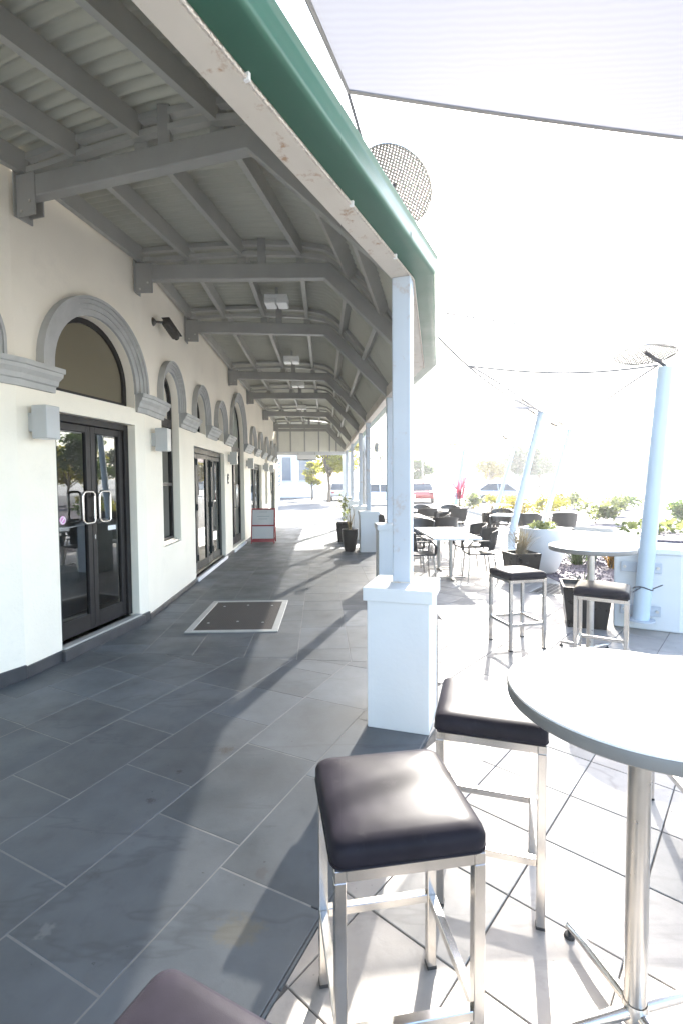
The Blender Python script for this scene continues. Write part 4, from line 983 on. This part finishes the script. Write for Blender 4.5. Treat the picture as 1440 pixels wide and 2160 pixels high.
# ------------------------------------------------------------------ shade sails
def sail(c4, lb, sc=.06, sag=.15, hem=.012, hem_edges=(0, 1, 2, 3), wire=(), cloth='sail'):
    t = thing('shade_sail', lb, 'shade sail', c4[0], 0, 'white shade sails over the terrace'); o = Vector(c4[0]); A, B, C_, D = [Vector(p) - o for p in c4]; n = 24; mb = MB()
    def P_(u, v):
        u_, v_ = u * 2 - 1, v * 2 - 1; uu = u_ * (1 - sc * (1 - v_ * v_)); vv_ = v_ * (1 - sc * (1 - u_ * u_)); a, b = (uu + 1) / 2, (vv_ + 1) / 2
        p = A * (1 - a) * (1 - b) + B * a * (1 - b) + C_ * a * b + D * (1 - a) * b
        return p - Vector((0, 0, sag * ((1 - uu * uu) * .6 + (1 - vv_ * vv_) * .4)))
    mb.v = [tuple(P_(i / n, j / n)) for i in range(n + 1) for j in range(n + 1)]; mb.f = [(i * (n + 1) + j, (i + 1) * (n + 1) + j, (i + 1) * (n + 1) + j + 1, i * (n + 1) + j + 1) for i in range(n) for j in range(n)]
    mb.build('cloth', cloth, t, smooth=True, angle=180)
    ed = [[P_(i / n, 0) for i in range(n + 1)], [P_(1, i / n) for i in range(n + 1)], [P_(i / n, 1) for i in range(n + 1)], [P_(0, i / n) for i in range(n + 1)]]
    for k in hem_edges: MB().tube(ed[k], hem, 8).build('hem', 'hem', t, smooth=True)
    for (p, q) in wire: MB().tube([Vector(p) - o, Vector(q) - o], .012, 8).build('cable', 'cable', t, smooth=True)
    return t
sail([(.06, 3.30, 4.2), (4.9, 4.45, 4.45), (4.9, -2.2, 4.9), (-2.0, -2.1, 4.3)], 'nearest white shade sail overhead with a thick grey hem', .02, .12, .0125, cloth='sail_dense', wire=[((.06, 3.30, 4.2), (.20, 3.75, 4.1)), ((.06, 3.30, 4.2), (-1.0, .5, 4.25))])
sail([(1.89, 7.19, 3.32), (3.93, 6.08, 3.06), (6.84, 14.6, 3.17), (4.69, 11.5, 3.25)], 'white shade sail stretched from the thick pole to the poles behind', .09, .05, .014, wire=[((1.3, 6.2, 3.75), (7.6, 9.5, 4.0)), ((3.93, 6.08, 3.06), (3.345, 5.06, 2.82))])
sail([(1.25, 6.35, 3.5), (4.65, 11.5, 3.27), (5.4, 18.3, 3.3), (.75, 17.9, 3.75)], 'white shade sail over the cafe tables beside the verandah', .03, .15, .014)

# ------------------------------------------------------------------ cars
def make_car(name, paint, lb, loc, rz):
    t = thing(name, lb, 'car', loc, rz, 'cars parked beyond the terrace'); W = .86
    low = [(-2.15, .35), (2.15, .35), (2.2, .55), (2.12, .72), (1.2, .90), (-1.75, .95), (-2.15, .85), (-2.2, .55)]
    def ext(poly, w0, w1f=None):
        n = len(poly); mb = MB(); mb.add([(x, -w0, z) for x, z in poly] + [(x, w0, z) for x, z in poly], [tuple(range(n)), tuple(range(2 * n - 1, n - 1, -1))] + [(i, n + i, n + (i + 1) % n, (i + 1) % n) for i in range(n)]); return mb
    ext(low, W).build('body', paint, t, bevel=.07, seg=3, smooth=True)
    cabp = [(1.15, .90), (.45, 1.40), (-1.0, 1.44), (-1.7, .95)]; mb = MB(); n = 4
    mb.add([(x, -(W - .04 if z < 1 else W - .2), z) for x, z in cabp] + [(x, (W - .04 if z < 1 else W - .2), z) for x, z in cabp], [tuple(range(n)), tuple(range(2 * n - 1, n - 1, -1))] + [(i, n + i, n + (i + 1) % n, (i + 1) % n) for i in range(n)])
    mb.build('window', 'car_glass', t, bevel=.04, seg=2, smooth=True)
    ext([(.42, 1.405), (.40, 1.45), (-.98, 1.49), (-1.05, 1.44)], W - .19).build('roof', paint, t, bevel=.02, seg=2, smooth=True)
    for sx in (-1, 1):
        MB().sweep_rect([(1.15, sx * (W - .03), .91), (.45, sx * (W - .19), 1.42)], .05, .05).build('pillar', paint, t); MB().sweep_rect([(-.3, sx * (W - .03), .93), (-.3, sx * (W - .19), 1.44)], .06, .05).build('pillar', paint, t)
        for x in (-1.35, 1.38):
            wl = MB().tube([(x, sx * (W - .20), .32), (x, sx * (W + .01), .32)], .32, 20).build('wheel', 'rubber', t, smooth=True, angle=40); MB().tube([(x, sx * (W + .005), .32), (x, sx * (W + .02), .32)], .2, 14).build('rim', 'brushed', wl)
        MB().box((2.12, sx * .62 - .16, .60), (2.19, sx * .62 + .16, .72)).build('headlight', 'chrome', t, bevel=.02)
        MB().box((-2.2, sx * .66 - .13, .66), (-2.13, sx * .66 + .13, .82)).build('tail_light', 'red_paint', t, bevel=.02)
make_car('parked_car', 'car_white', 'white car with blue tinted windows seen between the verandah posts', (2.9, 34.5, -.03), R(4)); make_car('parked_car', 'car_red', 'red car just right of the white parked one', (6.2, 37.5, -.03), R(80))
make_car('parked_car', 'car_silver', 'silver car parked beyond the leaning poles', (11.5, 36, -.03), R(8)); make_car('parked_car', 'car_silver', 'silver car glimpsed behind the far verandah posts', (-.2, 43, -.03), R(94))

# ------------------------------------------------------------------ trees
def tree(name, lb, loc, h, rx, material, n, seed, size=.16, trunk='trunk', rz_=None):
    rnd = random.Random(seed); t = thing(name, lb, 'tree', loc, rnd.uniform(0, 6)); th = h * .42
    mb = MB().tube([(0, 0, 0), (.06, .03, th * .5), (-.04, .05, th), (0, 0, h * .7)], [h * .028, h * .022, h * .018, h * .008], 8); cs = []
    for k in range(11):
        a = rnd.uniform(0, 6.28); rr = rx * rnd.uniform(.25, .8); z = h * rnd.uniform(.45, .9); c = Vector((math.cos(a) * rr * (1.15 - .5 * (z / h)), math.sin(a) * rr, z)); s = rx * rnd.uniform(.28, .46); cs.append((c, (s, s, s * .7)))
        mb.tube([(0, 0, th * rnd.uniform(.7, 1.1)), c * .55 + Vector((0, 0, th * .45)), c], [h * .012, h * .008, h * .003], 5)
    mb.build('trunk', trunk, t, smooth=True); leaf_cloud(n, cs, size, seed).build('crown', material, t)
def palm(lb, loc, h, seed, material='leaf_green', L0=1.9):
    rnd = random.Random(seed); t = thing('palm_tree', lb, 'palm tree', loc); lean = rnd.uniform(-.3, .3)
    MB().tube([(0, 0, 0), (lean * .3, 0, h * .5), (lean, 0, h)], [.16, .11, .10], 8).build('trunk', 'palm_trunk', t, smooth=True); mb = MB()
    for k in range(22):
        a = rnd.uniform(0, 6.28); d = Vector((math.cos(a), math.sin(a), 0)); L = L0 * rnd.uniform(.7, 1.1); up_ = rnd.uniform(.1, 1.1); sd_ = Vector((-d.y, d.x, 0)); prev = None
        for q in range(18):
            tt = (q + 1) / 18; p = Vector((lean, 0, h)) + d * L * tt + Vector((0, 0, up_ * L * tt - (up_ * .6 + .65) * L * tt * tt))
            if prev is not None: mb.add([prev - sd_ * .012, prev + sd_ * .012, p + sd_ * .012, p - sd_ * .012], [(0, 1, 2, 3)])
            prev = p
            for s in (-1, 1): e = p + sd_ * s * .34 * math.sin(math.pi * min(1, .12 + tt * .85)) + d * .14 - Vector((0, 0, .14)); mb.add([p, p + d * .06, e], [(0, 1, 2)])
    mb.build('fronds', material, t)
tree('leafy_tree', 'yellow green tree seen through the far end of the walkway', (-1.0, 38, 0), 5.6, 3.0, 'leaf_lime', 7000, 31, .17)
tree('leafy_tree', 'smaller yellow green tree left of the one at the walkway end', (-2.6, 43, 0), 3.6, 1.2, 'leaf_lime', 1800, 32, .15)
tree('leafy_tree', 'rounded green tree behind the leaning pole', (22.5, 60, 0), 6.2, 3.0, 'leaf_dark', 3600, 33, .22); tree('leafy_tree', 'rounded green tree right of the leaning pole', (26, 64, 0), 5.4, 2.6, 'leaf_green', 3000, 34, .22)
tree('leafy_tree', 'low yellow green tree between two leaning poles', (18.2, 60, 0), 4.4, 2.2, 'leaf_yellow', 2400, 35, .2)
tree('leafy_tree', 'bushy tree right beside the nearest post', (9.6, 58, 0), 4.2, 2.0, 'leaf_green', 2400, 36, .2)
tree('leafy_tree', 'dark tree left of the far white multi storey block', (54, 88, 0), 6.0, 3.6, 'leaf_dark', 3000, 37, .3)
tree('leafy_tree', 'green tree seen only as a reflection in the left leaf of the glass door', (21, 24.5, 0), 5.2, 2.6, 'leaf_green', 3000, 51, .16)
tree('leafy_tree', 'broad olive tree seen only as a reflection low in the glass door', (26, 27, 0), 4.2, 2.8, 'leaf_lime', 3000, 52, .16)
tree('leafy_tree', 'dark tree seen only as a reflection in the right leaf of the glass door', (31, 38, 0), 5.0, 3.0, 'leaf_dark', 3000, 53, .18)
palm('tall palm just right of the nearest verandah post', (9.0, 54, 0), 5.6, 41); palm('palm between the nearest post and the far poles', (14.5, 58, 0), 3.9, 42); palm('palm seen between the second and third verandah posts', (4.4, 52, 0), 4.2, 43); palm('second tall palm beside the nearest post', (10.4, 58, 0), 4.8, 44, 'leaf_dark')
rnd = random.Random(77)
shr = [(7.4, 28.5, 'leaf_pale'), (9.2, 28, 'leaf_lime'), (11.3, 26.5, 'leaf_yellow'), (9.9, 23.5, 'leaf_lime'), (8.0, 22.6, 'leaf_yellow'), (13.2, 27.5, 'leaf_pale'), (15.2, 26, 'leaf_green'), (12.0, 21.5, 'leaf_pale'), (14.5, 20, 'leaf_lime'), (17, 22, 'leaf_pale'), (13.8, 15.5, 'leaf_lime'), (11.8, 13.2, 'leaf_pale'), (12.6, 17.5, 'leaf_green'), (9.5, 18.2, 'leaf_pale'), (20, 27, 'leaf_yellow'), (22, 25, 'leaf_lime')]
shl = ['pale shrub behind the crosswise table', 'lime shrub left of the far poles', 'yellow shrub beyond the leaning pole', 'bright lime shrub right of the pink plant', 'yellow green shrub beside the palm pot', 'pale shrub farther behind the leaning pole', 'green shrub at the back of the garden bed', 'pale shrub right of the leaning pole', 'lime shrub in the middle of the garden bed', 'pale wide shrub at the back right', 'lime shrub just left of the thick pole', 'pale shrub right of the thick pole', 'green shrub behind the thick pole', 'pale low shrub behind the gravel bed', 'yellow shrub at the far right back', 'lime shrub at the far right edge']
for (x, y, mt_), lb in zip(shr, shl):
    t = thing('shrub', lb, 'shrub', (x, y, 0), 0, 'garden shrubs beyond the terrace'); cs = []
    for k in range(6): cs.append(((rnd.uniform(-.6, .6), rnd.uniform(-.5, .5), rnd.uniform(.25, .7)), (.38, .38, .34)))
    leaf_cloud(700, cs, .085, rnd.randint(0, 999)).build('leaves', mt_, t); tb = MB()
    for k in range(4): tb.tube([(0, 0, 0), tuple(Vector(cs[k][0]))], .014, 5)
    tb.build('stems', 'trunk', t)
tag(MB().prism([(6.6, 17.5), (11, 12), (24, 12), (30, 29), (6.8, 29.3)], -.045, .02).build('garden_bed', 'gravel'), kind='structure')
kb = MB().sweep_rect([(6.6, 29.3, .06), (6.5, 17.5, .06), (10.9, 11.9, .06), (24, 11.9, .06)], .15, .12); tag(kb.build('kerb', 'concrete', bevel=.01), 'pale kerb round the garden bed', kind='structure')

# ------------------------------------------------------------------ far buildings and hill
def block(lb, loc, rz, W, D, floors, fh, wm, name='far_building', nwin=8, roof=None):
    t = thing(name, lb, 'building', loc, rz); Hh = floors * fh + .6; MB().box((-W / 2, 0, 0), (W / 2, D, Hh)).build('wall', wm, t); step = W / nwin
    wm_ = MB().box((-step * .31, -.06, 0), (step * .31, .05, fh * .48)).mesh('window'); sl = MB().box((-step * .36, -.16, -.12), (step * .36, -.01, 0)).mesh('sill')
    for f in range(floors):
        for k in range(nwin):
            w = link('window', wm_, 'bglass', t); w.location = (-W / 2 + step * (k + .5), 0, f * fh + fh * .35); s = link('sill', sl, 'bwall2', w)
    if roof: MB().add([(-W / 2 - .5, -.6, Hh), (W / 2 + .5, -.6, Hh), (W / 2 + .5, D + .5, Hh), (-W / 2 - .5, D + .5, Hh), (-W / 2 + 1, D / 2, Hh + 2), (W / 2 - 1, D / 2, Hh + 2)], [(0, 1, 5, 4), (2, 3, 4, 5), (1, 2, 5), (3, 0, 4)]).build('roof', roof, t)
    else: MB().box((-W / 2 - .3, -.3, Hh), (W / 2 + .3, D + .3, Hh + .4)).build('parapet', wm, t)
block('long white multi storey block behind the thick pole', (82, 112, 0), R(-28), 34, 14, 4, 3.3, 'bwall', nwin=12); block('low pale house row left of the white block', (50, 118, 0), R(-10), 24, 10, 2, 3.1, 'bwall2', nwin=7, roof='roof_red'); block('low white house behind the garden shrubs', (31, 110, 0), R(-6), 18, 9, 1, 3.4, 'bwall', nwin=5, roof='roof_red')
block('white shop front at the end of the walkway', (-12.5, 50, 0), R(0), 20, 10, 1, 5.0, 'bwall', nwin=9)
t = thing('vertical_sign', 'narrow white sign with stacked dark lettering at the walkway end', 'sign', (-4.95, 38.6, 0)); MB().box((-.22, -.05, 1.0), (.22, .05, 4.2)).build('board', 'white_paint', t); MB().box((-.05, -.04, 0), (.05, .04, 1.0)).build('post', 'white_paint', t)
for k in range(8): z = 1.3 + k * .35; MB().box((-.13, -.062, z), (-.13 + (.26 if k % 3 else .18), -.051, z + .06)).build('stroke', 'dark_text', t); MB().box((-.13, -.062, z + .09), (-.05, -.051, z + .2)).build('stroke', 'dark_text', t); MB().box((.02, -.062, z + .1), (.13, -.051, z + .17)).build('stroke', 'dark_text', t)
hm = MB(); n = 60; hv = []
rnd = random.Random(3); ph = [rnd.uniform(0, 6) for _ in range(5)]
for i in range(n + 1):
    x = -300 + 1000 * i / n
    for j, (dy, f) in enumerate(((0, 0), (60, .5), (130, .85), (200, 1.0), (330, .6), (500, 0))):
        e = max(0, 1 - ((x - 330) / 330) ** 2); hh = (13 * e + 3) * (1 + .18 * math.sin(x * .03 + ph[0]) + .1 * math.sin(x * .09 + ph[1] + j)) * f; hv.append((x, 420 + dy, hh - .5))
hm.v = hv; hm.f = [(i * 6 + j, (i + 1) * 6 + j, (i + 1) * 6 + j + 1, i * 6 + j + 1) for i in range(n) for j in range(5)]
tag(hm.build('hills', 'hill', smooth=True, angle=180), kind='structure')

# ------------------------------------------------------------------ added scattering volume that imitates lens veiling glare
hz = MB().box((-790, -790, -1.1), (790, 960, 24)).build('glare_veil', None); tag(hz, 'added scattering veil imitating lens glare over the whole place', 'glare_veil', kind='stuff')
hm_ = bpy.data.materials.new('glare_veil'); hm_.use_nodes = True; nt = hm_.node_tree; nt.nodes.clear()
out = nt.nodes.new('ShaderNodeOutputMaterial'); pv = nt.nodes.new('ShaderNodeVolumePrincipled'); pv.inputs['Color'].default_value = (.97, .98, 1, 1); pv.inputs['Density'].default_value = .0017; pv.inputs['Anisotropy'].default_value = .35
nt.links.new(pv.outputs[0], out.inputs['Volume']); hz.data.materials.append(hm_)
